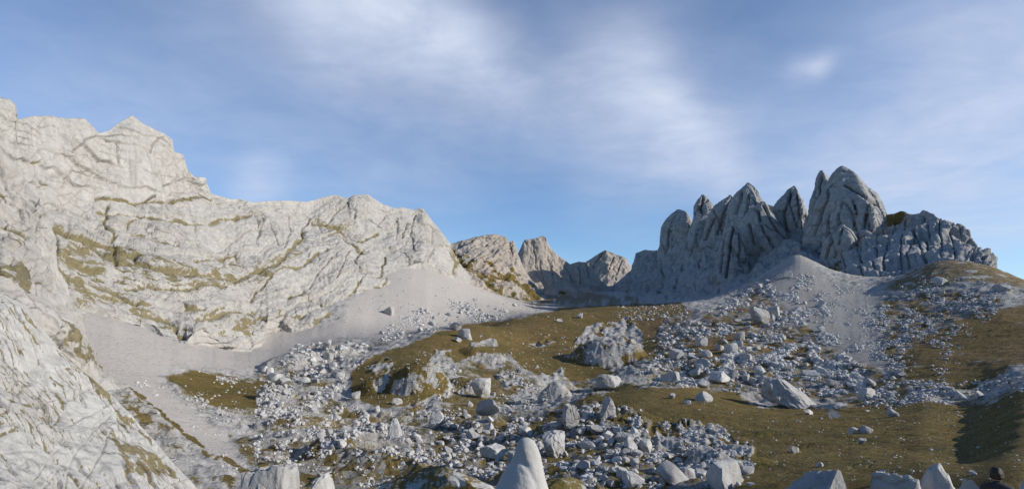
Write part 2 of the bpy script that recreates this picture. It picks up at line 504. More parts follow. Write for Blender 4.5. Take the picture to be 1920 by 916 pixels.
SCREE = [[(120, 560), (345, 645), (370, 625), (470, 660), (505, 600), (560, 620), (640, 600), (655, 560), (760, 490), (800, 480), (870, 515), (1000, 578), (940, 592),
          (800, 615), (720, 635), (640, 632), (590, 640), (540, 660), (480, 690), (430, 692), (330, 688), (300, 705), (320, 740), (390, 790), (440, 840), (470, 890), (440, 895), (370, 835), (290, 765), (200, 700), (150, 680), (110, 640)],
         [(1500, 462), (1540, 520), (1575, 535), (1650, 555), (1625, 600), (1640, 640), (1665, 700), (1600, 670), (1500, 600), (1440, 545), (1460, 500)]]
GRASS = [  # polygon, softness, weight
    ([(300, 700), (360, 688), (450, 705), (530, 715), (545, 748), (480, 775), (400, 768), (330, 735)], 18, .86),
    ([(960, 598), (1050, 580), (1150, 570), (1280, 566), (1300, 580), (1240, 605), (1240, 640), (1190, 690), (1150, 702), (1090, 718), (1000, 705), (960, 665), (880, 668),
      (850, 690), (840, 730), (780, 760), (700, 770), (660, 740), (655, 700), (700, 668), (760, 643), (850, 612)], 10, .95),
    ([(850, 690), (960, 660), (1010, 720), (960, 760), (890, 790), (800, 800), (770, 770), (840, 730)], 20, .62),
    ([(480, 770), (600, 765), (720, 775), (720, 825), (600, 825), (500, 805)], 22, .58),
    ([(960, 818), (1040, 765), (1100, 738), (1200, 722), (1380, 728), (1405, 755), (1560, 765), (1700, 750), (1800, 742), (1925, 724), (2200, 700), (2200, 1100),
      (1380, 1100), (1370, 900), (1300, 870), (1225, 860), (1220, 800), (1190, 790), (1130, 750), (1060, 770), (1010, 805)], 9, .97),
    ([(1285, 645), (1330, 630), (1390, 618), (1402, 655), (1340, 682), (1290, 675)], 10, .8),
    ([(1560, 598), (1600, 575), (1625, 590), (1640, 640), (1590, 652), (1560, 630)], 12, .72),
    ([(1680, 705), (1690, 650), (1760, 610), (1850, 580), (1925, 565), (2200, 560), (2200, 690), (1925, 690), (1820, 725), (1720, 725)], 16, .74),
    ([(1640, 545), (1700, 500), (1740, 440), (1865, 440), (1925, 440), (2200, 460), (2200, 580), (1925, 548), (1800, 532), (1720, 558)], 14, .60),
    ([(1420, 565), (1470, 545), (1490, 565), (1450, 600), (1405, 605)], 12, .6),
    ([(1650, 690), (1690, 700), (1720, 740), (1920, 715), (1920, 745), (1600, 770), (1560, 740)], 12, .6),
    ([(880, 790), (960, 770), (980, 800), (920, 830), (880, 820)], 15, .6),
    ([(880, 520), (930, 525), (985, 550), (1010, 575), (985, 578), (930, 560)], 8, .62),
    ([(990, 552), (1040, 545), (1110, 548), (1200, 550), (1210, 572), (1060, 580), (1000, 578)], 8, .56),
    ([(400, 820), (470, 815), (500, 850), (470, 880), (420, 850)], 15, .62),
]
scree = np.zeros(GA.shape, np.float32)
_sp = np.stack([PX, PY * 1.8, 0 * PX], -1)
scw = fbm(_sp, 40, 4, .6, seed=71); scw2 = fbm(_sp, 40, 4, .6, seed=72)
for p in SCREE:
    scree = np.maximum(scree, polymask(PX + 16 * scw, PY + 9 * scw2, p, 12))
WN = np.stack([GP[..., 0], GP[..., 1], np.zeros_like(GR)], -1).astype(np.float32)
patch = fbm(WN, 22, 4, .55, seed=3)
grass = np.zeros(GA.shape, np.float32)
SP = np.stack([PX, PY * 1.8, 0 * PX], -1)
wx = PX + 20 * fbm(SP, 60, 5, .6, seed=12); wy = PY + 11 * fbm(SP, 60, 5, .6, seed=19)
for p, s, w in GRASS:
    grass = np.maximum(grass, w * polymask(wx, wy, p, s))
strip = segdist(wx, wy, [(238, 733), (300, 775), (370, 830), (450, 880), (480, 896)])
grass = np.maximum(grass, .95 * smooth(6.5, 2.5, strip))
BARE = [[(733, 742), (742, 716), (790, 694), (822, 655), (846, 652), (852, 690), (838, 712), (815, 730), (770, 744)],
        [(690, 735), (700, 712), (722, 706), (736, 690), (732, 715), (712, 738)],
        [(1055, 672), (1080, 650), (1098, 616), (1120, 606), (1160, 604), (1172, 590), (1196, 606), (1206, 640), (1204, 685), (1160, 698), (1100, 682)],
        [(1005, 742), (1015, 705), (1050, 690), (1075, 720), (1072, 750), (1035, 758)],
        [(1235, 810), (1290, 792), (1330, 800), (1390, 825), (1420, 842), (1410, 870), (1350, 885), (1280, 900), (1225, 870)],
        [(1040, 772), (1090, 750), (1180, 765), (1215, 800), (1210, 850), (1060, 850)],
        [(870, 680), (900, 655), (950, 668), (940, 690)], [(860, 740), (890, 715), (920, 725), (910, 745)],
        [(600, 640), (660, 650), (665, 690), (600, 700)], [(480, 730), (520, 725), (560, 745), (520, 765), (485, 762)],
        [(770, 762), (800, 748), (832, 768), (800, 786)], [(925, 704), (975, 690), (988, 715), (945, 728)], [(690, 692), (728, 670), (745, 682), (705, 706)], [(985, 640), (1030, 628), (1040, 640), (1000, 652)], [(880, 640), (920, 630), (925, 645), (890, 652)],
        [(640, 810), (680, 775), (760, 790), (770, 830), (690, 840)]]
bare = np.zeros(GA.shape, np.float32)
for p in BARE:
    bare = np.maximum(bare, polymask(wx, wy, p, 3))
bare *= np.clip(.9 + .9 * fbm(WN, 9, 3, .6, seed=77), 0, 1)
grass *= 1 - bare * np.clip(.95 - .9 * smooth(.05, .35, fbm(np.stack([(PX + PY) / 3, PY - PX * .5, 0 * PX], -1), 14, 4, .6, seed=93)), 0, 1)
bk = ~front | (GR < 40)
grass = np.where(bk, .62 + .25 * patch, grass)
RUB = [[(1200, 705), (1300, 600), (1440, 520), (1500, 500), (1560, 600), (1660, 700), (1700, 745), (1500, 745), (1380, 738), (1230, 724)],
       [(1640, 560), (1760, 530), (1880, 560), (1860, 600), (1760, 640), (1700, 730), (1650, 690)],
       [(980, 775), (1100, 745), (1220, 770), (1240, 860), (1420, 870), (1420, 930), (980, 930), (760, 860), (780, 800)],
       [(1190, 705), (1210, 640), (1250, 590), (1310, 575), (1310, 620), (1240, 690)], [(470, 840), (620, 820), (780, 840), (780, 930), (480, 930)], [(690, 645), (760, 590), (900, 565), (1000, 577), (940, 598), (800, 625)]]
rub = np.zeros(GA.shape, np.float32)
for p in RUB:
    rub = np.maximum(rub, polymask(wx, wy, p, 14))
rocky = 1 - np.maximum(scree, smooth(.25, .85, grass))
grass_flat = smooth(.55, .9, grass)
# everyday rock basin: scraps of turf in the rubble
grass = np.maximum(grass, np.clip(.41 + .5 * patch + .40 * fbm(SP, 22, 4, .65, seed=23), 0, .75) * (1 - scree) * smooth(600, 660, PY) * smooth(1.2, .8, scree + 0))
grass *= 1 - .98 * scree
grass = np.maximum(grass, .95 * smooth(7.5, 2.0, strip) * np.clip(.9 + 1.2 * fbm(SP, 20, 3, seed=91), 0, 1))
grass = np.maximum(grass, rub * (1 - scree) * np.clip(.52 + .6 * fbm(SP, 30, 4, .65, seed=83), 0, .8))
# breaks of bare stone in the turf
grass = grass - .35 * np.clip(fbm(WN, 14, 4, .6, seed=21) - .12, 0, 1) * (1 - .4 * grass_flat) * 3.0
grass = np.clip(grass, 0, 1)
red = np.clip(.5 + 1.1 * fbm(WN, 45, 2, seed=31), 0, 1) * np.clip(smooth(1150, 1300, PX) * smooth(720, 660, PY) + .55 * smooth(700, 620, PY), 0, 1)
# relief
fade = lambda lam: smooth(.35, 1.1, lam / (GR * 0.0022 + .02))
H = 1.8 * fbm(WN, 70, 2, seed=1) * smooth(60, 160, GR) * (1 - .6 * scree)
H += (.9 * rocky + .25 * (1 - rocky)) * (1 - .8 * scree) * 1.7 * (fbm(WN, 24, 2, seed=2, ridged=True) - .5) * smooth(45, 110, GR)
for lam, amp, sd_ in ((11, .9, 4), (5.2, .5, 5), (2.6, .28, 6), (1.4, .16, 7)):
    H += amp * (rocky + .26 * (1 - rocky)) * (1 - .85 * scree) * fade(lam) * (fbm(WN, lam, 1, seed=sd_, ridged=True) - .5) * smooth(25, 70, GR)
H += .05 * scree * fbm(WN, 3.0, 3, seed=9)
# rills down the screes
H += .55 * scree * fbm(np.stack([GA * 300, GL * 6, 0 * GA], -1), 9, 3, seed=13) * smooth(200, 300, GR)
H += .05 * fbm(WN, 1.2, 3, seed=11) * smooth(30, 5, GR)
# the dark hollow on the right-hand turf slope
hol = segdist(PX, PY, [(1828, 760), (1818, 800), (1815, 840), (1830, 890)])
H -= 1.15 * smooth(100, 0, hol) * (GR / 90) * smooth(40, 60, GR)
bst = np.stack([PX, PY * 1.3, 0 * PX], -1)
H += bare * (GR / 230) * (1.0 * (fbm(bst, 40, 3, .55, 2, seed=95)) + .6 * (fbm(bst, 13, 2, .5, True, seed=96) - .4))
GP[..., 2] += H
jnt = np.abs(fbm(SP, 26, 3, .6, seed=47))
stain_shade = np.clip(.5 * fbm(WN, 6, 3, seed=41), 0, .5) * rocky + .6 * rocky * smooth(.07, .0, jnt) + .6 * bare * smooth(.06, 0, np.abs(fbm(np.stack([PX, PY * .6, 0 * PX], -1), 24, 3, .6, seed=97))) + rub * np.clip(.58 + .5 * fbm(WN, 4, 3, .6, seed=43), 0, .8) * (1 - .5 * scree)
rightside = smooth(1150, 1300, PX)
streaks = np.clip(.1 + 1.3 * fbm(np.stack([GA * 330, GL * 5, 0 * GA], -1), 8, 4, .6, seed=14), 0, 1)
stain_shade = np.clip(stain_shade + scree * streaks * (.22 + .25 * rightside) + .28 * scree * rightside, 0, 1)  # right-hand scree: darker gravel, with the dimness of grazing light painted in
me = grid_mesh('ground', GP, {'grass': grass, 'red': red, 'stain_shade': stain_shade, 'tone': scree * (1 - .6 * rightside)}, M_ground, flip=False)
ground = tag(link('ground', me), 'rocky alpine basin of turf, rubble and pale scree', kind='structure')
GTE = (GP[..., 2] - EYE[2]) / GR          # tan elevation of the real surface


def ground_z(x, y):
    az = math.atan2(x, y); lr = math.log(max(1.5, math.hypot(x, y)))
    j = int(np.clip(np.searchsorted(AZ, az) - 1, 0, len(AZ) - 2)); i = int(np.clip(np.searchsorted(LR, lr) - 1, 0, len(LR) - 2))
    u = (az - AZ[j]) / (AZ[j + 1] - AZ[j]); v = (lr - LR[i]) / (LR[i + 1] - LR[i])
    Z = GP[..., 2]
    return float(Z[i, j] * (1 - u) * (1 - v) + Z[i, j + 1] * u * (1 - v) + Z[i + 1, j] * (1 - u) * v + Z[i + 1, j + 1] * u * v)


I40 = int(np.searchsorted(LR, math.log(41)))


def hit(px, py):
    """first point of the ground seen through a photo pixel (beyond the camera's knoll)"""
    az, te = ray(px, py)
    j = int(np.clip(np.searchsorted(AZ, az), 0, len(AZ) - 1))
    c = GTE[I40:, j]
    k = np.nonzero(c >= te)[0]
    if len(k) == 0:
        return None
    i = I40 + k[0]
    R = GR[i, j]
    if k[0] > 0:
        t0, t1 = GTE[i - 1, j], GTE[i, j]
        R = GR[i - 1, j] + (GR[i, j] - GR[i - 1, j]) * np.clip((te - t0) / (t1 - t0 + 1e-9), 0, 1)
    x, y = R * math.sin(az), R * math.cos(az)
    return np.array([x, y, ground_z(x, y)]), float(R), i, j


# ------------------------------------------------------------------ mountains: lofted faces with cracks, ledges and turf
def loft(name, rows, x0, x1, step, nrow, mat, label, lines=(), ledges=(), zones=(), disp=(), smooth_rows=True, back=60.0, rib=None, crk_depth=2.5, seedo=0.0, pat=(10, 3), dip=22, seams=(), strata=None):
    """rows: list of (t, [(px, py, R)...]) from the crest (t=0) to the foot (t=1); a back slope is added behind the crest"""
    xs = np.arange(x0, x1 + step, step)
    T = np.array([r[0] for r in rows])
    RY = np.stack([np.interp(xs, [p[0] for p in r[1]], [p[1] for p in r[1]]) for r in rows])
    RR = np.stack([np.interp(xs, [p[0] for p in r[1]], [p[2] for p in r[1]]) for r in rows])
    ker = np.ones(9) / 9
    RR = np.stack([np.convolve(np.pad(r, 4, 'edge'), ker, 'valid') for r in RR])
    ts = np.linspace(0, 1, nrow)
    k = np.clip(np.searchsorted(T, ts, side='right') - 1, 0, len(T) - 2)
    w = ((ts - T[k]) / (T[k + 1] - T[k]))[:, None]
    Y = RY[k] * (1 - w) + RY[k + 1] * w
    R = RR[k] * (1 - w) + RR[k + 1] * w
    X = np.broadcast_to(xs, Y.shape)
    P = at(X, Y, R)
    # soften creases between the rows below the crest
    if smooth_rows:
        Q = P.copy()
        for _ in range(6):
            Q[1:-1] = .25 * Q[:-2] + .5 * Q[1:-1] + .25 * Q[2:]
        P = Q
    nrm = normals(P)
    s = np.sign((nrm * (EYE - P)).sum(-1, keepdims=True)); nrm = nrm * s
    X = X.astype(np.float32); Y = Y.astype(np.float32)
    edge = smooth(0, .05, ts)[:, None] * .75 + .25
    wob = 5.5 * fbm(P, pat[0] * 2.2, 4, .6, seed=5 + seedo)
    wob2 = 5.5 * fbm(P, pat[0] * 2.2, 3, seed=15 + seedo)
    D = np.zeros(X.shape)
    for lam, amp, rg, sz, oc, sd_ in disp:
        D += amp * (fbm(P, lam, oc, .5, rg, sz, sd_ + seedo) - (.45 if rg is True else 0))
    stain_shade = np.zeros(X.shape); g = np.zeros(X.shape); ledge_f = np.zeros(X.shape)
    for ln, wd in lines:
        d = segdist(X + wob, Y + wob2, ln)
        f = np.exp(-(d / (wd * .72)) ** 2) * np.clip(1 + 1.2 * fbm(P, pat[0] * 3, 2, seed=55), .2, 1)
        D -= crk_depth * f
        stain_shade = np.maximum(stain_shade, .8 * f)
    if strata:
        fx_, fy_, steps = strata
        v = Y - np.interp(X, fx_, fy_) + 2.4 * wob2 + 9 * fbm(P, pat[0] * 9, 2, seed=63)
        for lam, A, gl in steps:
            ph = v / lam + .35 * fbm(P, pat[0] * 5, 2, seed=lam)
            fr_ = ph - np.floor(ph)
            on = smooth(-.35, .25, fbm(np.stack([X, Y * 2, 0 * X], -1), 120, 2, seed=lam + 5))
            D += A * on * (fr_ - .5) * smooth(1.0, .93, fr_)
            stain_shade = np.maximum(stain_shade, .42 * on * smooth(.90, .97, fr_) * smooth(1, .985, fr_))
            ledge_f = np.maximum(ledge_f, gl * on * np.exp(-((fr_ - .02) * lam / 2.2) ** 2))
    for lam, stretch, dp, wd, dep, stn in seams:
        c_, s_ = math.cos(rad(dp)), math.sin(rad(dp))
        q = np.stack([((X + wob) * c_ + (Y + wob2) * s_) / stretch, -(X + wob) * s_ + (Y + wob2) * c_, 0 * X], -1)
        f = np.exp(-(fbm(q, lam, 2, .45, seed=lam + dp) / wd) ** 2) * smooth(-.15, .25, fbm(P, pat[0] * 7, 2, seed=lam))
        D -= dep * f
        stain_shade = np.maximum(stain_shade, stn * f)
    n1 = .6 * fbm(P, pat[0] * 1.6, 4, .6, seed=25 + seedo)
    ca_, sa_ = math.cos(rad(dip)), math.sin(rad(dip))
    n1 = n1 + .8 * fbm(np.stack([((X + wob) * ca_ + (Y + wob2) * sa_) / 4.0, -(X + wob) * sa_ + (Y + wob2) * ca_, 0 * X], -1), 7, 4, .65, seed=61)
    for ln, wd in ledges:
        d = segdist(X + wob * 1.6, Y + wob2 * 1.6, ln)
        f = np.exp(-(d / wd) ** 2)
        D -= crk_depth * .8 * f
        f = np.maximum(np.exp(-(d / (wd * .8)) ** 2), .55 * np.exp(-(d / (wd * 2.6)) ** 2))
        g = np.maximum(g, f * (.92 + .8 * n1))
    for poly, soft, wt in zones:
        z = polymask(X + 2.5 * wob, Y + 2.5 * wob2, poly, soft)
        g = np.maximum(g, z * (wt - .02 + 1.3 * n1))
        g = np.maximum(g, smooth(.0, .6, z) * ledge_f * (.95 + .8 * n1))
    if x0 > 0:
        edge = edge * (.15 + .85 * smooth(0, 30, xs - x0)[None])
    if x1 > 900:
        edge = edge * (.15 + .85 * smooth(0, 30, x1 - xs)[None])
    P = P + nrm * (D * edge)[..., None]
    g = np.clip(g, 0, 1)
    # back slope and a buried skirt
    c = P[0]
    hd = c[:, :2] / np.linalg.norm(c[:, :2], axis=1, keepdims=True)
    B = []
    for m_, dz in ((.12, .02), (.45, .35), (1.2, 1.3), (3.0, 4.5)):
        b = c.copy(); b[:, :2] += hd * back * m_; b[:, 2] -= back * dz
        B.append(b)
    P = np.concatenate([np.stack(B[::-1]), P])
    pad = lambda a: np.concatenate([np.zeros((4, a.shape[1])), a])
    me = grid_mesh(name, P, {'grass': pad(g), 'stain_shade': pad(np.clip(stain_shade, 0, 1))}, mat)
    o = link(name, me)
    tag(o, label, kind='structure')
    return o


SKY_L = [(-260, 150, 380), (0, 182, 430), (19, 185, 432), (31, 197, 435), (32, 224, 436), (58, 218, 470), (97, 217, 500), (108, 222, 505), (158, 223, 520), (170, 235, 522),
         (183, 250, 524), (203, 245, 540), (224, 230, 550), (247, 217, 560), (270, 233, 570), (309, 251, 585), (324, 262, 590), (327, 284, 592), (344, 289, 600), (353, 318, 604),
         (365, 331, 612), (386, 332, 620), (397, 361, 630), (432, 372, 655), (451, 371, 665), (477, 379, 690), (492, 376, 700), (540, 375, 730), (574, 377, 750), (626, 365, 780),
         (653, 373, 790), (663, 367, 795), (689, 364, 805), (718, 383, 820), (741, 390, 830), (755, 388, 838), (775, 392, 845), (793, 389, 850), (811, 414, 860), (830, 438, 870), (845, 457, 880),
         (859, 488, 890), (880, 520, 900)]
MID_L = [(-260, 360, 340), (0, 380, 385), (100, 392, 450), (180, 380, 500), (250, 386, 525), (300, 378, 545), (400, 370, 612), (480, 400, 655), (560, 425, 700), (640, 425, 750), (720, 440, 775), (800, 450, 815), (845, 475, 850), (880, 525, 880)]
LOW_L = [(-260, 470, 280), (0, 480, 310), (100, 480, 350), (200, 490, 400), (300, 505, 420), (400, 510, 470), (500, 500, 545), (600, 500, 610), (700, 490, 690), (790, 465, 775), (840, 490, 820), (880, 530, 860)]
FOOT_L = [(-260, 620, 215), (0, 590, 240), (136, 573, 305), (204, 586, 330), (272, 600, 345), (309, 632, 338), (345, 644, 333), (368, 624, 348), (385, 612, 372), (436, 641, 378), (470, 658, 392), (488, 634, 420),
          (503, 602, 455), (522, 594, 470), (551, 616, 466), (588, 612, 480), (618, 600, 505), (640, 570, 555), (670, 548, 600), (700, 545, 610), (722, 534, 640), (741, 515, 680), (759, 501, 715), (789, 489, 740), (830, 512, 765), (841, 515, 775), (880, 540, 800)]
UND_L = [(p[0], p[1] + 75, p[2] + 3) for p in FOOT_L]
LINES_L = [([(129, 289), (153, 268), (183, 255), (224, 257), (249, 259)], 1.8), ([(276, 289), (282, 272), (309, 255)], 1.8), ([(307, 347), (344, 334), (365, 332)], 1.6),
           ([(653, 373), (652, 392), (666, 396), (664, 416)], 2.6), ([(494, 396), (492, 418), (484, 446)], 2.4), ([(815, 429), (808, 451), (806, 481), (800, 492)], 1.8),
           ([(746, 405), (746, 433), (740, 450)], 1.6), ([(765, 420), (752, 448)], 1.6), ([(712, 425), (690, 410)], 1.5), ([(727, 402), (705, 425)], 1.5),
           ([(685, 463), (666, 485), (661, 507), (670, 518), (683, 522)], 2.2), ([(614, 418), (640, 392), (655, 378)], 1.7), ([(585, 403), (570, 425), (566, 450)], 2.0),
           ([(120, 350), (136, 318), (150, 322), (168, 330)], 1.4), ([(450, 385), (470, 372)], 1.5), ([(400, 470), (430, 455), (470, 430)], 1.3),
           ([(530, 470), (545, 430), (548, 400)], 1.3), ([(600, 400), (604, 430)], 1.3), ([(630, 480), (600, 510), (580, 540)], 1.3), ([(655, 470), (640, 500), (625, 530)], 1.3),
           ([(730, 460), (760, 470), (770, 490)], 1.4), ([(780, 400), (770, 440), (778, 470)], 1.5), ([(275, 380), (291, 366)], 2.0),
           ([(60, 240), (70, 280), (66, 330)], 1.2), ([(215, 270), (220, 310)], 1.1), ([(440, 450), (420, 500)], 1.2), ([(505, 420), (520, 460)], 1.2)]
LEDGES_L = [([(176, 376), (207, 374), (232, 378), (253, 384), (274, 382), (290, 369)], 2.6), ([(274, 382), (315, 376), (357, 371), (394, 369), (415, 376)], 1.8),
            ([(183, 396), (216, 405), (249, 401), (266, 405), (307, 409), (332, 408), (365, 417), (390, 414), (432, 407), (456, 403), (488, 396)], 2.8),
            ([(158, 411), (187, 423), (232, 430), (266, 436), (299, 446), (336, 459)], 2.4), ([(100, 425), (124, 438), (166, 459), (199, 479), (232, 492), (266, 500), (307, 513), (357, 521), (398, 525), (450, 515)], 4.6),
            ([(365, 492), (394, 481), (423, 477), (448, 467), (455, 480)], 3.0), ([(205, 385), (195, 415), (215, 440), (208, 462), (220, 490)], 2.6), ([(240, 420), (262, 410)], 2.2),
            ([(440, 526), (462, 511), (481, 500), (514, 496), (529, 488), (540, 474), (562, 455), (572, 432)], 4.6), ([(533, 500), (562, 503), (588, 485), (622, 470)], 2.6),
            ([(588, 411), (614, 418), (637, 429), (655, 440), (678, 451), (707, 437)], 3.0), ([(726, 474), (718, 496), (717, 518), (696, 524)], 2.2), ([(544, 559), (570, 548), (588, 563), (611, 570), (622, 578)], 3.4),
            ([(622, 575), (618, 594), (592, 611)], 6.5), ([(681, 546), (707, 542), (722, 533)], 2.4), ([(522, 581), (548, 600), (570, 596)], 3.2), ([(640, 570), (663, 548), (674, 530)], 2.6),
            ([(109, 500), (140, 520), (180, 530), (225, 545), (260, 565)], 4.2), ([(254, 577), (290, 585), (320, 595), (340, 610), (358, 628)], 4.0), ([(372, 598), (400, 592), (440, 592), (470, 589), (500, 597)], 4.0),
            ([(480, 400), (487, 432)], 1.8), ([(100, 430), (112, 470), (108, 500)], 2.2), ([(330, 560), (350, 575), (380, 580)], 2.4), ([(240, 535), (300, 540), (360, 545), (420, 540)], 2.6),
            ([(510, 515), (490, 540), (470, 560)], 2.0), ([(440, 480), (470, 500)], 2.2), ([(60, 306), (85, 302)], 2.0), ([(75, 342), (100, 344)], 1.8), ([(640, 440), (672, 470), (690, 474)], 2.4),
            ([(848, 470), (858, 492), (850, 512)], 5.0)]
ZONES_L = [([(100, 420), (200, 450), (290, 480), (420, 495), (520, 480), (570, 450), (560, 490), (500, 520), (420, 545), (300, 540), (180, 530), (110, 500)], 14, .40),
           ([(250, 570), (300, 575), (350, 600), (360, 628), (320, 625), (270, 600)], 8, .34), ([(375, 585), (500, 580), (490, 615), (470, 640), (420, 620)], 8, .36),
           ([(110, 500), (200, 530), (300, 560), (250, 580), (150, 560)], 10, .36), ([(590, 405), (700, 430), (690, 460), (620, 440)], 10, .22)]
DISP_L = [(110, 10, False, 1.6, 2, 2.0), (46, 2.6, 2, 1.8, 2, 4.0), (17, 1.0, 2, 1.3, 2, 6.0), (6, .55, 2, .9, 2, 8.0), (3, .45, False, .8, 2, 9.0)]
loft('mountain', [(0, SKY_L), (.34, MID_L), (.62, LOW_L), (.86, FOOT_L), (1, UND_L)], -250, 880, 1.45, 300, M_wall,
     'long pale limestone wall with turf ledges above the left scree', LINES_L, LEDGES_L, ZONES_L, DISP_L, back=90, crk_depth=3.0, seams=[(46, 4, -52, .03, .9, .35), (30, 5, 86, .03, .7, .3), (40, 4, 60, .03, .6, .3)],
     strata=([-250, 0, 100, 200, 300, 400, 480, 540, 600, 680, 760, 880], [330, 385, 425, 474, 503, 515, 500, 474, 442, 405, 385, 400], [(34, 3.4, 1.0), (13, 1.3, .9), (6, .5, .75)]))

# mid-left buttress in front of the wall
EDGE_B = [(-260, 60, 235), (-60, 225, 225), (0, 272, 222), (25, 305, 220), (50, 334, 218), (79, 368, 215), (89, 392, 213), (104, 442, 210), (108, 475, 208), (112, 504, 206), (129, 533, 205), (134, 559, 204), (150, 613, 200), (162, 660, 196), (215, 745, 180)]
MID_B = [(-260, 420, 175), (0, 430, 185), (60, 460, 190), (100, 520, 194), (130, 580, 192), (165, 665, 188), (215, 750, 176)]
FOOT_B = [(-260, 640, 130), (0, 580, 140), (60, 605, 150), (100, 640, 158), (140, 680, 165), (170, 710, 165), (215, 760, 165)]
UND_B = [(p[0], p[1] + 130, p[2] + 2) for p in FOOT_B]
loft('cliff', [(0, EDGE_B), (.42, MID_B), (.8, FOOT_B), (1, UND_B)], -250, 214, 1.5, 230, M_wall, 'steep pale rock buttress at the left edge of the photo',
     [([(0, 300), (30, 350), (60, 410)], 1.8), ([(55, 500), (70, 540), (64, 575)], 2.2), ([(70, 530), (100, 548)], 2.0), ([(20, 470), (60, 490), (100, 480)], 1.4), ([(80, 400), (72, 450)], 1.4)],
     [([(0, 405), (25, 425), (50, 446)], 4.0), ([(0, 425), (21, 446), (41, 466)], 5.0), ([(0, 352), (40, 372)], 2.2), ([(72, 528), (98, 548)], 3), ([(90, 612), (112, 640), (150, 668), (195, 705)], 7)],
     [([(-40, 510), (20, 506), (46, 528), (36, 566), (0, 548), (-40, 540)], 6, .8), ([(85, 605), (115, 600), (150, 650), (200, 700), (205, 725), (160, 700), (110, 660)], 8, .55)],
     [(60, 6, False, 1.4, 2, 1.0), (24, 2.4, 2, 1.4, 2, 3.0), (9, 1.0, 2, 1.2, 2, 5.0), (3, .4, 2, 1, 2, 7.0)], back=45, crk_depth=1.6, seedo=40, pat=(4, 2), dip=48, seams=[(60, 4, 50, .03, .6, .4), (46, 4, -40, .03, .4, .3)],
     strata=([-250, 0, 60, 214], [230, 400, 455, 640], [(30, 1.5, .8), (11, .6, .8)]))

# near slab, bottom left
EDGE_S = [(-260, 470, 100), (0, 548, 98), (45, 572, 97), (85, 622, 95), (110, 652, 94), (150, 690, 92), (190, 722, 90), (215, 742, 89), (270, 802, 86), (330, 872, 82), (375, 920, 80), (420, 975, 78)]
MID_S = [(-260, 760, 68), (0, 740, 74), (110, 790, 76), (215, 840, 77), (330, 900, 77), (420, 985, 76)]
FOOT_S = [(-260, 1000, 42), (0, 960, 50), (215, 980, 56), (330, 1000, 62), (420, 1020, 66)]
rng = random.Random(5)
dash = []
for i in range(150):
    x = rng.uniform(-10, 330); yedge = np.interp(x, [p[0] for p in EDGE_S], [p[1] for p in EDGE_S])
    y = yedge + rng.uniform(8, 320)
    if y > 930: continue
    a = rad(rng.gauss(56, 14)); L = 4 + 26 * rng.random() ** 2.5
    dash.append(([(x - L * math.cos(a) / 2, y - L * math.sin(a) / 2), (x + L * math.cos(a) / 2, y + L * math.sin(a) / 2)], rng.uniform(.5, 1.5)))
loft('cliff', [(0, EDGE_S), (.5, MID_S), (1, FOOT_S)], -250, 418, 1.6, 260, M_slab, 'sunlit pale limestone slab flecked with turf in the bottom left corner',
     [([(0, 845), (60, 845), (120, 865), (150, 880)], 1.6), ([(150, 916), (190, 850), (215, 800)], 2.0), ([(0, 780), (30, 740), (40, 700)], 1.6), ([(0, 618), (25, 630)], 2.6), ([(120, 916), (140, 850), (200, 780)], 1.3), ([(60, 900), (110, 840)], 1.2)],
     dash + [([(10, 750), (35, 755), (70, 748)], 4.5), ([(0, 815), (20, 812)], 3.5), ([(110, 750), (125, 765), (112, 785)], 3), ([(95, 770), (105, 790)], 6), ([(180, 690), (200, 730), (235, 780), (290, 830)], 2.6), ([(100, 640), (128, 672), (170, 706), (200, 735)], 4.5)],
     [([(-250, 480), (0, 552), (85, 626), (215, 748), (330, 880), (420, 990), (420, 1020), (-250, 1020)], 6, -.08), ([(214, 800), (262, 832), (330, 880), (352, 905), (300, 892), (235, 892), (222, 850)], 5, .75), ([(160, 820), (200, 800), (205, 850), (170, 880)], 10, .28), ([(0, 740), (70, 745), (60, 756), (0, 756)], 4, .4)],
     [(22, 1.6, False, 1, 2, 1.0), (7, .5, 2, 1, 2, 3.0), (2.4, .2, 2, 1, 3, 5.0), (.9, .06, False, 1, 2, 6.)], back=14, crk_depth=.14, seedo=80, pat=(2.2, 2), dip=56, seams=[(70, 4, 55, .025, .12, .4), (60, 4, -35, .02, .1, .35)],
     strata=([-250, 0, 215, 420], [400, 640, 900, 1200], [(44, .28, .75), (17, .12, .8), (8, .05, .6)]))

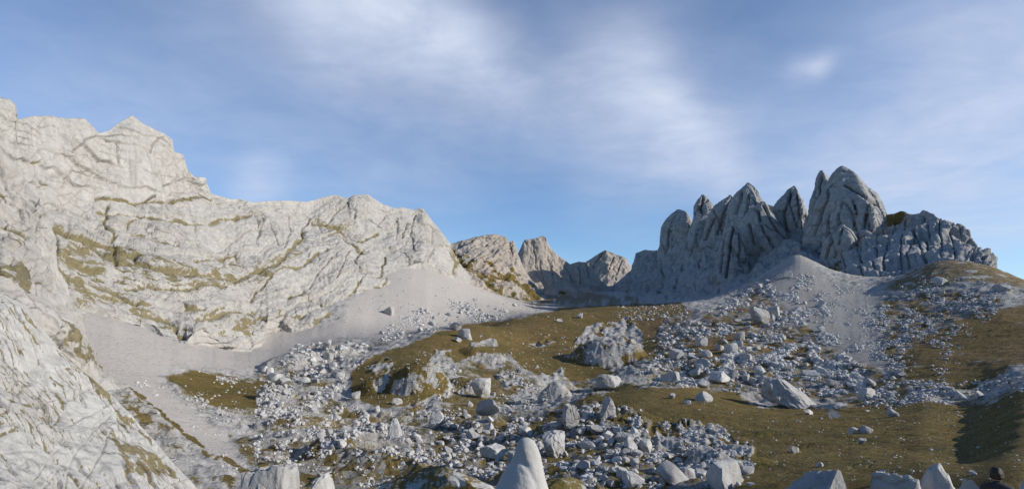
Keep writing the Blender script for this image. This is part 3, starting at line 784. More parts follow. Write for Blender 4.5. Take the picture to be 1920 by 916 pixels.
# mountains closing the valley
loft('mountain', [(0, [(830, 452, 1180), (846, 457, 1190), (870, 450, 1200), (894, 443, 1210), (928, 438, 1230), (950, 444, 1240), (955, 452, 1245), (963, 450, 1250), (968, 461, 1250), (972, 480, 1245), (985, 510, 1230), (1000, 530, 1210), (1030, 560, 1180)]),
                  (.45, [(830, 490, 1080), (880, 490, 1100), (930, 490, 1140), (970, 505, 1170), (1000, 538, 1150), (1030, 562, 1130)]),
                  (1, [(830, 540, 930), (880, 555, 950), (930, 570, 980), (1000, 590, 1000), (1030, 595, 1000)])], 832, 1028, 1.2, 130, M_far,
     'rounded pale peak with slanting strata behind the long left wall',
     [([(860, 462), (900, 448), (930, 445)], 1.0), ([(880, 470), (920, 455), (950, 452)], 1.0), ([(890, 490), (930, 470), (955, 460)], 1.1), ([(910, 505), (940, 480), (962, 458)], 1.2), ([(955, 452), (962, 480)], 1.0), ([(970, 470), (965, 495)], 1.4)],
     [([(850, 465), (865, 490), (890, 505), (925, 520)], 4.5), ([(925, 505), (950, 520), (985, 540), (1005, 560)], 5), ([(900, 520), (930, 540), (950, 552)], 4)],
     [([(848, 462), (870, 480), (905, 480), (930, 500), (960, 505), (1000, 530), (1025, 555), (1000, 575), (960, 560), (920, 535), (880, 520), (852, 500)], 6, .50)],
     [(80, 8, False, 1, 2, 1.0), (35, 6, True, .7, 2, 3.0), (14, 3, True, .6, 2, 5.0)], back=120, crk_depth=6, seedo=120, pat=(13, 2), seams=[(24, 5, -28, .06, 4, .55), (14, 5, -32, .06, 2, .4)])
loft('mountain', [(0, [(940, 540, 1330), (960, 500, 1340), (970, 478, 1345), (980, 456, 1350), (983, 450, 1350), (1006, 446, 1355), (1017, 441, 1360), (1024, 444, 1360), (1028, 459, 1360), (1043, 476, 1365), (1069, 495, 1375), (1085, 490, 1380), (1098, 491, 1380), (1111, 508, 1380), (1125, 525, 1380), (1150, 545, 1370)]),
                  (.5, [(940, 555, 1290), (980, 505, 1310), (1020, 500, 1325), (1070, 520, 1335), (1110, 528, 1340), (1150, 555, 1320)]),
                  (1, [(940, 600, 1190), (1000, 585, 1200), (1060, 580, 1210), (1150, 590, 1200)])], 945, 1150, 1.2, 130, M_far,
     'pale horn-shaped peak at the head of the valley', [([(1060, 500), (1075, 530)], 1.6), ([(1100, 495), (1105, 520)], 1.4), ([(1000, 455), (1005, 500)], 1.1), ([(1030, 480), (1035, 520)], 1.1), ([(1085, 500), (1090, 530)], 1.2)],
     [([(1050, 548), (1075, 556), (1110, 560)], 2.5)], [],
     [(70, 7, True, 1.5, 2, 1.0), (28, 4, True, 1.8, 2, 3.0), (11, 1.8, True, 1.5, 2, 5.0)], back=130, crk_depth=5, seedo=160, pat=(13, 2), seams=[(24, 5, 80, .06, 3, .45), (30, 5, 30, .05, 3, .4)])
loft('mountain', [(0, [(1080, 510, 1800), (1098, 491, 1800), (1128, 471, 1800), (1136, 468, 1800), (1150, 474, 1800), (1173, 483, 1800), (1184, 500, 1790), (1200, 520, 1780)]),
                  (.5, [(1080, 530, 1740), (1110, 515, 1750), (1140, 500, 1755), (1170, 512, 1750), (1200, 535, 1730)]),
                  (1, [(1080, 570, 1600), (1140, 565, 1600), (1200, 570, 1600)])], 1082, 1200, 1.2, 90, M_far,
     'small distant triangular peak with a brownish face', [([(1128, 472), (1112, 498)], 2.0), ([(1150, 480), (1140, 510)], 1.2), ([(1165, 490), (1155, 515)], 1.2)],
     [([(1100, 520), (1125, 530)], 3)], [([(1120, 490), (1150, 478), (1178, 500), (1160, 520), (1130, 515)], 8, .22)],
     [(90, 8, True, 1, 2, 1.0), (30, 5, True, 1, 2, 3.0)], back=160, crk_depth=8, seedo=200, pat=(16, 2), seams=[(16, 5, -50, .07, 3, .45)])

# the right-hand ridge that the spires stand on
loft('mountain', [(0, [(1090, 545, 1500), (1150, 535, 1480), (1184, 506, 1470), (1191, 474, 1465), (1210, 467, 1460), (1236, 469, 1440), (1250, 440, 1400), (1290, 425, 1340), (1330, 405, 1300), (1370, 395, 1240), (1400, 385, 1200), (1431, 380, 1170), (1448, 385, 1150), (1480, 400, 1120), (1514, 408, 1090), (1560, 420, 1060)]),
                  (.4, [(1090, 556, 1350), (1150, 550, 1330), (1200, 520, 1340), (1250, 500, 1300), (1300, 480, 1240), (1350, 465, 1190), (1400, 455, 1130), (1450, 450, 1080), (1514, 450, 1030), (1560, 470, 1000)]),
                  (.8, [(1090, 572, 1150), (1150, 572, 1120), (1245, 565, 1040), (1340, 532, 990), (1400, 515, 960), (1470, 487, 930), (1500, 465, 900), (1560, 500, 860)]),
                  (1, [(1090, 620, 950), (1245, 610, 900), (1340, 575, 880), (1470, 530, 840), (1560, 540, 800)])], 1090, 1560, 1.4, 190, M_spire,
     'shaded grey mountain flank rising right of the valley head to the spires',
     [([(1235, 470), (1245, 520), (1230, 560)], 2), ([(1300, 420), (1290, 480), (1260, 540)], 2.5), ([(1330, 440), (1310, 500)], 2), ([(1360, 480), (1340, 530)], 2.0)],
     [([(1130, 556), (1170, 552), (1205, 560)], 4), ([(1215, 565), (1240, 550)], 4)], [],
     [(90, 10, 2, 2.5, 2, 1.0), (36, 6, 2, 2.5, 2, 3.0), (13, 2.4, 2, 2, 2, 5.0)], back=90, crk_depth=6, seedo=240, pat=(11, 2), seams=[(40, 5, -65, .05, 4, .5), (24, 5, -75, .05, 2.5, .45), (36, 4, 30, .04, 2, .4)])


def spire(rows, D, depth, ridge, label, lines=(), seed=0.0, amp=1.0, lean=0.0, nu=120, nv=170, pw=1.5, zones=()):
    """tower from silhouette rows (py, left px, right px); ridge = where the front arete stands between them (0..1)"""
    ys = np.linspace(rows[0][0], rows[-1][0], nv)
    l = np.interp(ys, [r[0] for r in rows], [r[1] for r in rows]); r_ = np.interp(ys, [r[0] for r in rows], [r[2] for r in rows])
    k5 = np.ones(5) / 5
    rs0 = np.random.RandomState(int(seed) + 500)
    sm = lambda a: np.convolve(np.pad(a, 2, 'edge'), k5, 'valid')
    jag = np.repeat(rs0.uniform(-1, 1, nv // 9 + 1), 9)[:nv] * np.linspace(.8, 2.6, nv)
    jag2 = np.repeat(rs0.uniform(-1, 1, nv // 11 + 1), 11)[:nv] * np.linspace(.8, 2.6, nv)
    l, r_ = sm(l) + jag * .7, sm(r_) + jag2 * .7
    th = np.linspace(0, 2 * np.pi, nu, endpoint=False)
    t = np.linspace(0, 1, nv)[:, None]
    cx = ((l + r_) / 2)[:, None]; hw = ((r_ - l) / 2)[:, None]
    off = (ridge - .5) * 2
    c, s = np.cos(th)[None], np.sin(th)[None]           # s>0 is the side away from the camera
    rs_ = np.random.RandomState(int(seed))
    kk = 8
    rr = np.full((nv, nu), 1.3)
    for i in range(kk):     # a many-sided plan whose faces wander with height
        a_ = 2 * np.pi * (i + rs_.uniform(-.3, .3)) / kk
        tt = np.linspace(0, 1, nv)
        dd = rs_.uniform(.80, .98) + .13 * perlin(tt * 3.1 + i * 7.7, 0 * tt + seed, 0 * tt) + .05 * perlin(tt * 9 + i, 0 * tt + seed, 0 * tt)
        rr = np.minimum(rr, dd[:, None] / np.maximum(np.cos(th[None] - a_ - .25 * perlin(tt * 2 + i, 0 * tt - seed, 0 * tt)[:, None]), .05))
    ex = rr * c; ey = rr * s
    mx = ex.max(1, keepdims=True); mn = ex.min(1, keepdims=True)
    ex = 2 * (ex - mn) / (mx - mn) - 1
    shear = np.where(ey < 0, -ey, 0) * off              # pushes the front edge sideways
    xx = ex + shear * (1 - np.abs(ex))
    X = cx + hw * np.clip(xx, -1, 1)
    m_per = D / F
    Rr = D + lean * (1 - t) + ey * hw * m_per * depth
    Yp = np.broadcast_to(ys[:, None], X.shape)
    P = at(X, Yp, np.full(X.shape, D))
    u = P[..., :2] / np.linalg.norm(P[..., :2], axis=-1, keepdims=True)
    P[..., :2] = P[..., :2] + u * (Rr - D)[..., None]
    nr = normals(P)
    ctr = P.mean(1, keepdims=True)
    sg = np.sign((nr * (P - ctr)).sum(-1, keepdims=True)); nr = nr * sg
    Pn = P.copy()
    tap = smooth(0, .10, t) * .85 + .15
    D_ = amp * (4.5 * (fbm(Pn, 70, 2, .5, 1, 2.2, seed) - .3) + 1.6 * fbm(Pn, 26, 2, .5, 1, 3.6, seed + 3) + .8 * fbm(Pn, 10, 2, .5, 1, 3.0, seed + 6) + .5 * fbm(Pn, 4, 2, .5, False, 1, seed + 8)) * tap
    st = np.zeros(X.shape)
    tilt_ = Pn.copy(); tilt_[..., 0] += .35 * Pn[..., 2]
    for lam, sz_, wd, dep, stn in ((50, 7, .028, 4.5, .6), (24, 7, .024, 1.5, .4), (12, 6, .035, .5, .25)):
        f = np.exp(-(fbm(tilt_, lam, 2, .45, False, sz_, seed + lam) / wd) ** 2)
        D_ -= dep * f * tap * amp
        st = np.maximum(st, stn * f)
    f = np.exp(-(fbm(tilt_, 60, 2, .45, False, .35, seed + 77) / .035) ** 2) * .7
    D_ -= 2.0 * f * tap * amp; st = np.maximum(st, .45 * f)
    fx, fy = proj(P)
    fr = (ey < 0.05)
    wob = 3 * fbm(Pn, 26, 3, seed=seed + 9)
    for ln, wd in lines:
        d = segdist(fx.astype(np.float32) + wob, fy.astype(np.float32) + wob, ln)
        f = np.exp(-(d / wd) ** 2) * fr
        D_ -= 7.5 * f
        st = np.maximum(st, .8 * f)
    P = P + nr * D_[..., None]
    g = np.zeros(X.shape)
    for poly, soft, wt in zones:
        g = np.maximum(g, polymask(fx.astype(np.float32), fy.astype(np.float32), poly, soft) * (wt + .6 * fbm(Pn, 20, 3, seed=4)))
    tip = P[0].mean(0)[None]
    P = np.concatenate([np.broadcast_to(tip, (1,) + P.shape[1:]), P])
    pad = lambda a: np.concatenate([a[:1], a])
    me = grid_mesh('rock_spire', P, {'stain_shade': pad(st), 'grass': np.clip(pad(g), 0, 1)}, M_spire, wrap=True, flip=True)
    me.set_sharp_from_angle(angle=rad(34))
    o = link('rock_spire', me)
    tag(o, label, kind='structure')
    return o


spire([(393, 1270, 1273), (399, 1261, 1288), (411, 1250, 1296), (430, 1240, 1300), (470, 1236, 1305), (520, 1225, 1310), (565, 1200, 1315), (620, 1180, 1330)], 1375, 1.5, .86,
      'blunt grey rock tower, leftmost of the spires', [([(1300, 415), (1285, 470), (1262, 530)], 2.5), ([(1255, 430), (1250, 480)], 1.5)], 11)
spire([(365, 1317, 1319), (374, 1309, 1330), (389, 1299, 1336), (410, 1297, 1342), (450, 1285, 1360), (520, 1265, 1380), (570, 1250, 1390), (610, 1240, 1400)], 1300, 1.3, .74,
      'narrow grey rock tower, second spire from the left', [([(1318, 370), (1316, 400)], 1.5), ([(1310, 430), (1295, 480)], 1.7)], 23)
spire([(366, 1368, 1370), (376, 1357, 1379), (392, 1338, 1394), (410, 1330, 1400), (450, 1318, 1405), (500, 1300, 1410), (540, 1290, 1420), (590, 1280, 1430)], 1240, 1.2, .82,
      'slanting grey rib of rock between the narrow tower and the broad summit', [([(1372, 372), (1358, 400), (1345, 440)], 1.8), ([(1378, 385), (1365, 430), (1355, 480)], 2.0), ([(1340, 410), (1325, 450)], 1.6)], 37)
spire([(343, 1401, 1403), (350, 1393, 1415), (367, 1377, 1425), (380, 1370, 1432), (410, 1362, 1445), (460, 1350, 1450), (520, 1340, 1450), (570, 1330, 1450)], 1170, 1.4, .8,
      'broad grey summit with a split top, in the middle of the left spires', [([(1412, 350), (1420, 366), (1424, 378)], 2.0), ([(1392, 360), (1380, 400)], 1.6), ([(1405, 365), (1396, 410)], 1.4)], 41)
spire([(421, 1373, 1378), (430, 1364, 1384), (455, 1355, 1395), (490, 1345, 1400), (530, 1335, 1400), (580, 1325, 1410)], 1010, 1.0, .55,
      'small ribbed grey pillar at the foot of the spires', [([(1375, 425), (1368, 470), (1362, 520)], 2.0), ([(1385, 440), (1388, 500)], 1.8), ([(1358, 450), (1352, 510)], 1.8)], 53)
spire([(378, 1426, 1434), (390, 1412, 1444), (410, 1398, 1455), (440, 1384, 1475), (470, 1384, 1486), (500, 1386, 1480), (530, 1388, 1450), (570, 1390, 1450)], 1060, .8, .8,
      'leaning triangular slab of grey rock in front of the spires', [([(1420, 395), (1430, 430), (1455, 470)], 2.0), ([(1432, 385), (1450, 420), (1480, 455)], 2.0), ([(1405, 420), (1415, 460)], 1.5)], 61, .8)
spire([(348, 1489, 1491), (357, 1473, 1498), (378, 1455, 1507), (398, 1448, 1513), (430, 1446, 1514), (460, 1450, 1508), (500, 1460, 1505), (550, 1460, 1505)], 1100, 1.2, .78,
      'dark grey rounded tower just left of the highest spire', [([(1484, 360), (1470, 400), (1478, 440)], 1.8), ([(1495, 365), (1500, 410)], 1.4)], 71)
spire([(320, 1538, 1543), (328, 1533, 1550), (345, 1529, 1560), (370, 1523, 1570), (410, 1512, 1580), (460, 1508, 1590), (520, 1510, 1590), (560, 1510, 1590)], 1040, 1.2, .7,
      'thin pointed horn on the left shoulder of the highest spire', [([(1540, 330), (1536, 370)], 1.3)], 83, .7)
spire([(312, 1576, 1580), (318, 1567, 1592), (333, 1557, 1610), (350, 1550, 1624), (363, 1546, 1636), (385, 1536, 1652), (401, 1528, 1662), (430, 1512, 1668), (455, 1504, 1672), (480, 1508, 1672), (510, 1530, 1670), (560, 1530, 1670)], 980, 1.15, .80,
      'highest grey spire, a smooth rounded dome of rock',
      [([(1560, 345), (1546, 390), (1530, 440)], 1.8), ([(1600, 375), (1606, 400), (1602, 430)], 1.6), ([(1515, 470), (1535, 495)], 2.0), ([(1585, 350), (1612, 365), (1640, 385)], 1.8), ([(1575, 400), (1570, 440)], 1.4), ([(1625, 400), (1618, 430)], 1.6), ([(1555, 400), (1548, 450)], 1.4)], 97, 1.0, nu=190, nv=210)
spire([(421, 1577, 1582), (430, 1570, 1592), (450, 1552, 1606), (470, 1543, 1600), (490, 1538, 1580), (520, 1536, 1570), (560, 1536, 1570)], 880, .9, .7,
      'small jagged rock fin at the foot of the highest spire', [([(1580, 428), (1572, 455)], 1.5), ([(1560, 450), (1550, 485)], 1.6)], 103, .6, nu=80, nv=90)
# ribbed lower ridge on the right
CR_E = [(1530, 520, 900), (1545, 508, 890), (1580, 482, 880), (1620, 455, 890), (1650, 420, 930), (1663, 403, 960), (1690, 400, 960), (1704, 406, 950), (1727, 402, 930), (1750, 404, 910), (1771, 417, 890), (1778, 427, 880), (1802, 426, 860), (1815, 438, 850), (1830, 457, 835), (1850, 482, 810), (1860, 503, 790), (1868, 540, 770), (1885, 580, 760)]
loft('mountain', [(0, CR_E), (.5, [(1530, 525, 850), (1580, 505, 835), (1650, 465, 850), (1700, 452, 850), (1750, 445, 835), (1800, 455, 800), (1850, 490, 770), (1885, 535, 750)]),
                  (.86, [(1530, 530, 760), (1580, 532, 745), (1650, 516, 740), (1700, 512, 735), (1770, 492, 720), (1860, 508, 700), (1885, 540, 690)]),
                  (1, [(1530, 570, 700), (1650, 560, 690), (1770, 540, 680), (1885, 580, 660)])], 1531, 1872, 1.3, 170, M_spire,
     'lower ribbed grey ridge falling right from the highest spire',
     [([(x0_, y0_), (x0_ + dx_, (y0_ + y1_) / 2), (x0_ + 1.6 * dx_, y1_)], 2.0) for x0_, y0_, dx_, y1_ in
      ((1560, 500, 4, 530), (1585, 485, 4, 528), (1612, 465, 5, 520), (1622, 455, -4, 515), (1655, 425, -8, 510), (1680, 412, -14, 508), (1700, 412, -6, 500), (1735, 410, -20, 495), (1760, 415, 4, 490), (1778, 430, 8, 488), (1800, 430, 14, 490), (1820, 448, 12, 495), (1840, 470, 7, 500), (1718, 440, 10, 495), (1745, 440, -8, 492))],
     [], [([(1658, 398), (1710, 398), (1700, 412), (1665, 418)], 5, .8), ([(1530, 515), (1560, 505), (1585, 490), (1575, 510), (1548, 530)], 4, .8)],
     [(80, 13, True, 3.5, 1, 1.0), (40, 8, True, 5, 1, 3.0), (17, 4.0, True, 4.5, 2, 5.0), (6, 1.2, 2, 2, 2, 7.0)], back=70, crk_depth=4, seedo=300, pat=(9, 2), seams=[(30, 5, 80, .06, 3, .5), (18, 5, 100, .06, 2, .45)])


# ------------------------------------------------------------------ rocks
def ico(sub):
    bm = bmesh.new()
    bmesh.ops.create_icosphere(bm, subdivisions=sub, radius=1.0)
    V = np.array([v.co[:] for v in bm.verts]); Fc = np.array([[v.index for v in f.verts] for f in bm.faces], np.int32)
    bm.free()
    return V, Fc


ICO = {s: ico(s) for s in (1, 2, 3, 4, 5)}


def rock_shape(seed, sub=3, planes=12, blocky=0.5, rough=.10, detail=0.04, taper=0, peak=0):
    """an angular lump: a sphere cut by random planes, then worn with noise"""
    r = np.random.RandomState(seed)
    V, Fc = ICO[sub]
    V = V.copy()
    n = r.normal(size=(planes, 3)); n /= np.linalg.norm(n, axis=1, keepdims=True)
    d = r.uniform(.40, .80, planes)
    ax = np.eye(3)[r.randint(0, 3, 2)] * r.choice([-1, 1], (2, 1))
    n = np.concatenate([n, ax]); d = np.concatenate([d, r.uniform(.45, .65, 2)])
    for nn, dd in zip(n, d):
        h = V @ nn - dd
        V = V - np.outer(np.clip(h, 0, None), nn) * (1 - .10 * (1 - blocky))
    off = r.uniform(0, 50)
    nv = fbm(V + off, .9, 3, .5, seed=off)
    dirn = V / (np.linalg.norm(V, axis=1, keepdims=True) + 1e-6)
    V = V + dirn * (rough * nv)[:, None]
    if detail:
        V = V + dirn * (detail * fbm(V + off, .28, 3, .6, True, seed=off + 3))[:, None]
    V -= (V.max(0) + V.min(0)) / 2
    V /= (V.max(0) - V.min(0)).max() / 2
    if taper:
        zn = (V[:, 2] - V[:, 2].min()) / (V[:, 2].max() - V[:, 2].min())
        V[:, 0] = V[:, 0] * (1 - taper * zn) + peak * zn ** 1.3
        V[:, 1] = V[:, 1] * (1 - taper * .7 * zn)
    return V, Fc


def rock_mesh(seed, sub, mat, size=(1, 1, 1), grass=None, **kw):
    V, Fc = rock_shape(seed, sub, **kw)
    V = V / (V.max(0) - V.min(0)) * 2 * np.array(size)
    attrs = {}
    if grass is not None:
        thr, sc = grass
        nz = 1.6 * fbm(V / max(size) * np.array([1, 1, .45]), .42, 5, .65, seed=seed)
        attrs['grass'] = np.clip(smooth(thr, thr + .35, V[:, 2] / size[2] + .55 * nz) * sc, 0, 1)
    me = raw_mesh('boulder', V, Fc, attrs, mat)
    me.set_sharp_from_angle(angle=rad(24))
    return me


BOULD = [rock_mesh(100 + i, 3, M_boulder, (1, .82 + .05 * (i % 5), .62 + .07 * (i % 6)), planes=10 + i % 7, blocky=1., rough=.05 + .03 * (i % 3)) for i in range(18)]
rngb = random.Random(11)
placed = []


def put(me_or_seed, px, py, wpx, name='boulder', label=None, cat='boulder', group=None, sink=.22, rot=None, sz=1.0, R=None, tilt=.25, mesh=None):
    """stand a rock on the ground point seen at photo pixel (px, py); wpx = its width in the photo"""
    if R is None:
        h = hit(px, py)
        if h is None:
            return None
        p, R, i, j = h
    else:
        q = at(px, py, R)
        p = np.array([q[0], q[1], ground_z(q[0], q[1])])
    s = wpx * R / F / 2
    me = mesh or BOULD[me_or_seed % len(BOULD)]
    o = link(name, me)
    o.scale = (s, s, s * sz)
    o.rotation_euler = (rngb.gauss(0, tilt), rngb.gauss(0, tilt), rngb.uniform(0, 6.28) if rot is None else rot)
    o.location = (p[0], p[1], p[2] + s * sz * (.72 - 2 * sink * .72))
    tag(o, label, cat, group)
    placed.append((px, py, wpx))
    return o


# outcrops and landmark rocks, each from its own mesh
def crop(px, py, wpx, hpx, label, seed, depth=.8, rot=0.0, grass=None, R=None, mat=None, name='rock_outcrop', cat='outcrop', tilt=(0, 0), sub=5, sinkpx=.25, **kw):
    if R is None:
        h = hit(px, py)
        p, R = h[0], h[1]
    else:
        q = at(px, py, R); p = np.array([q[0], q[1], q[2]])
    s = R / F
    args = dict(planes=14, blocky=.6, rough=.14, detail=.06); args.update(kw)
    args['planes'] = max(14, args['planes'] + 5); args['rough'] = args['rough'] + .06; args['detail'] = args['detail'] + .03
    wpx *= .9; hpx *= .9
    w, hh = wpx * s / 2, hpx * s / 2 * (1 + sinkpx)
    me = rock_mesh(seed, sub, mat or M_crop, (w, w * depth, hh), grass, **args)
    o = link(name, me)
    o.rotation_euler = (tilt[0], tilt[1], rot)
    fwd = p[:2] / np.linalg.norm(p[:2])
    o.location = (p[0] + fwd[0] * w * depth * .5, p[1] + fwd[1] * w * depth * .5, p[2] + hh - hpx * s * sinkpx)
    tag(o, label, cat)
    placed.append((px, py - hpx / 2, wpx))
    return o


crop(1482, 764, 118, 54, 'large triangular pale boulder at the upper edge of the right turf slope', 504, .7, -.1, None, planes=9, rough=.16, taper=.8, peak=-.35, cat='boulder', name='boulder')
crop(918, 776, 60, 30, 'long brick-shaped pale block lying on rubble', 507, .55, -.5, None, planes=5, rough=.05, detail=.03, cat='boulder', name='boulder', sub=4)
crop(820, 803, 36, 34, 'cubic pale boulder with a long dark shadow left of the long block', 508, .9, .5, None, planes=6, rough=.05, detail=.03, cat='boulder', name='boulder', sub=4)
crop(740, 818, 30, 36, 'pale upright boulder with a pointed top in the left rubble', 509, .8, .2, None, planes=8, rough=.08, taper=.5, cat='boulder', name='boulder', sub=4)
crop(1072, 800, 48, 44, 'tall pale block crowning the rubble heap on its left side', 511, .8, .7, None, planes=8, rough=.08, cat='boulder', name='boulder', sub=4)
crop(1140, 785, 36, 44, 'flat-sided pale block standing at the top of the rubble heap', 512, .7, .2, None, planes=8, rough=.08, cat='boulder', name='boulder', sub=4)
crop(1425, 605, 38, 32, 'big rounded pale boulder high on the right-hand rubble slope', 514, .9, .2, None, planes=7, rough=.06, cat='boulder', name='boulder', sub=4)
crop(1452, 596, 20, 22, 'pale boulder touching the right side of the big rounded boulder', 515, .9, .9, None, planes=7, rough=.06, cat='boulder', name='boulder', sub=4)
crop(1625, 748, 32, 20, 'squat pale boulder right of the large triangular one', 516, .9, .3, None, planes=9, rough=.1, cat='boulder', name='boulder', sub=4)
crop(1140, 728, 62, 30, 'long low pale boulder where rubble slope meets the turf swell', 517, .7, .1, None, planes=9, rough=.14, cat='boulder', name='boulder', sub=4)
crop(1762, 532, 22, 13, 'lone pale boulder on the brow of the right hill', 518, .9, .3, None, planes=7, rough=.08, cat='boulder', name='boulder', sub=4)
crop(1885, 546, 28, 13, 'pale boulder cluster on the right hill close to the photo edge', 520, .9, .3, None, planes=11, rough=.2, cat='boulder', name='boulder', sub=4)
crop(900, 745, 46, 40, 'pale boulder above and left of the long block', 528, .8, .8, None, planes=9, rough=.1, cat='boulder', name='boulder', sub=4)
crop(1040, 856, 62, 48, 'pitted pale boulder right of the foreground stone tip', 529, .9, .4, None, planes=9, rough=.12, detail=.09, cat='boulder', name='boulder', sub=4)
crop(925, 862, 56, 30, 'broad grey boulder left of the foreground stone tip', 530, .8, .2, None, planes=9, rough=.12, detail=.07, cat='boulder', name='boulder', sub=4)

# foreground rocks on the camera's knoll
def near(px, pytop, wpx, R, label, seed, depth=.8, rot=0.0, grass=None, hgt=1.0, **kw):
    top = at(px, pytop, R)
    gz = ground_z(top[0], top[1])
    w = wpx * R / F / 2
    hh = (top[2] - gz + .35 * w) / 2
    args = dict(planes=16, blocky=.7, rough=.12, detail=.05); args.update(kw)
    args['planes'] = max(12, args['planes']); args.setdefault('taper', .38)
    me = rock_mesh(seed, 5, M_near, (w, w * depth, hh * hgt), grass, **args)
    o = link('boulder', me)
    o.location = (top[0], top[1], top[2] - hh)
    o.rotation_euler = (0, 0, rot)
    return tag(o, label, 'boulder')


near(508, 868, 95, 30, 'pale rounded boulder at the bottom edge, left of the turf knoll', 601, .8, .3)
near(600, 880, 90, 28, 'low pale boulder at the bottom edge beside the turf knoll', 602, .8, .9)
near(805, 872, 330, 14, 'low knoll of turf and pale stone at the bottom edge, left of the pointed stone', 603, .7, .2, (.45, .58), rough=.2, detail=.10, taper=0, planes=12)
near(1075, 893, 130, 13, 'turf-capped stone right of the pointed foreground rock', 604, .8, .4, (.3, .62), rough=.15, detail=.06, taper=.1)
near(1515, 878, 115, 16, 'domed pale boulder split by a dark crack at the bottom edge', 605, .8, .2, None, planes=12, taper=.12, rough=.08)
near(1750, 862, 92, 12, 'pale ridge-backed rock with turf at the bottom right', 606, .9, -.5, (1.0, .6), planes=12, rough=.12, taper=.45, peak=.15)
near(1690, 884, 80, 11.5, 'low shaded rock left of the ridge-backed rock', 607, .9, .4, None)
near(1806, 893, 80, 11.6, 'blue-grey shaded rock just left of the seated person', 608, .9, .1, None)
near(1938, 873, 80, 11.4, 'blue-grey shaded rock right of the seated person', 609, .9, .5, None)


def pointed_stone():
    """smooth upright stone with a rounded tip and one folded edge, close to the camera"""
    R = 5.2
    rows = [(820, 979, 992), (823, 974, 999), (830, 970, 1004), (842, 966, 1009), (855, 963, 1013), (866, 957, 1015), (876, 950, 1018), (890, 942, 1022), (905, 935, 1026), (920, 929, 1030), (960, 912, 1042), (1010, 895, 1060)]
    nv, nu = 110, 96
    ys = np.linspace(820, 1010, nv)
    l = np.interp(ys, [r[0] for r in rows], [r[1] for r in rows]); r_ = np.interp(ys, [r[0] for r in rows], [r[2] for r in rows])
    th = np.linspace(0, 2 * np.pi, nu, endpoint=False)[None]
    c, s = np.cos(th), np.sin(th)
    cx = ((l + r_) / 2)[:, None]; hw = ((r_ - l) / 2)[:, None]
    X = cx + hw * c
    q = at(X, np.broadcast_to(ys[:, None], X.shape), np.full(X.shape, R))
    u = q[..., :2] / np.linalg.norm(q[..., :2], axis=-1, keepdims=True)
    q[..., :2] += u * (s * hw * R / F * .85)[..., None]
    ctr = q.mean(1, keepdims=True)
    fx, fy = proj(q)
    fold = segdist(fx, fy, [(975, 845), (980, 862), (992, 880), (1003, 905), (1010, 930)])
    fold2 = segdist(fx, fy, [(958, 868), (972, 866), (984, 872)])
    D = -.010 * np.exp(-(fold / 5) ** 2) * (s < .1) - .012 * np.exp(-(fold2 / 5) ** 2) * (s < .1) + .014 * fbm(q, .22, 3, seed=3)
    dirn = q - ctr; dirn /= np.linalg.norm(dirn, axis=-1, keepdims=True) + 1e-6
    q = q + dirn * D[..., None]
    tip = q[0].mean(0); tip[2] += .004
    q = np.concatenate([np.broadcast_to(tip, (1, nu, 3)), q])
    me = grid_mesh('boulder', q, {}, M_tip, wrap=True, flip=True)
    o = link('boulder', me)
    tag(o, 'smooth upright pointed pale stone at the bottom centre of the photo', 'boulder')


pointed_stone()

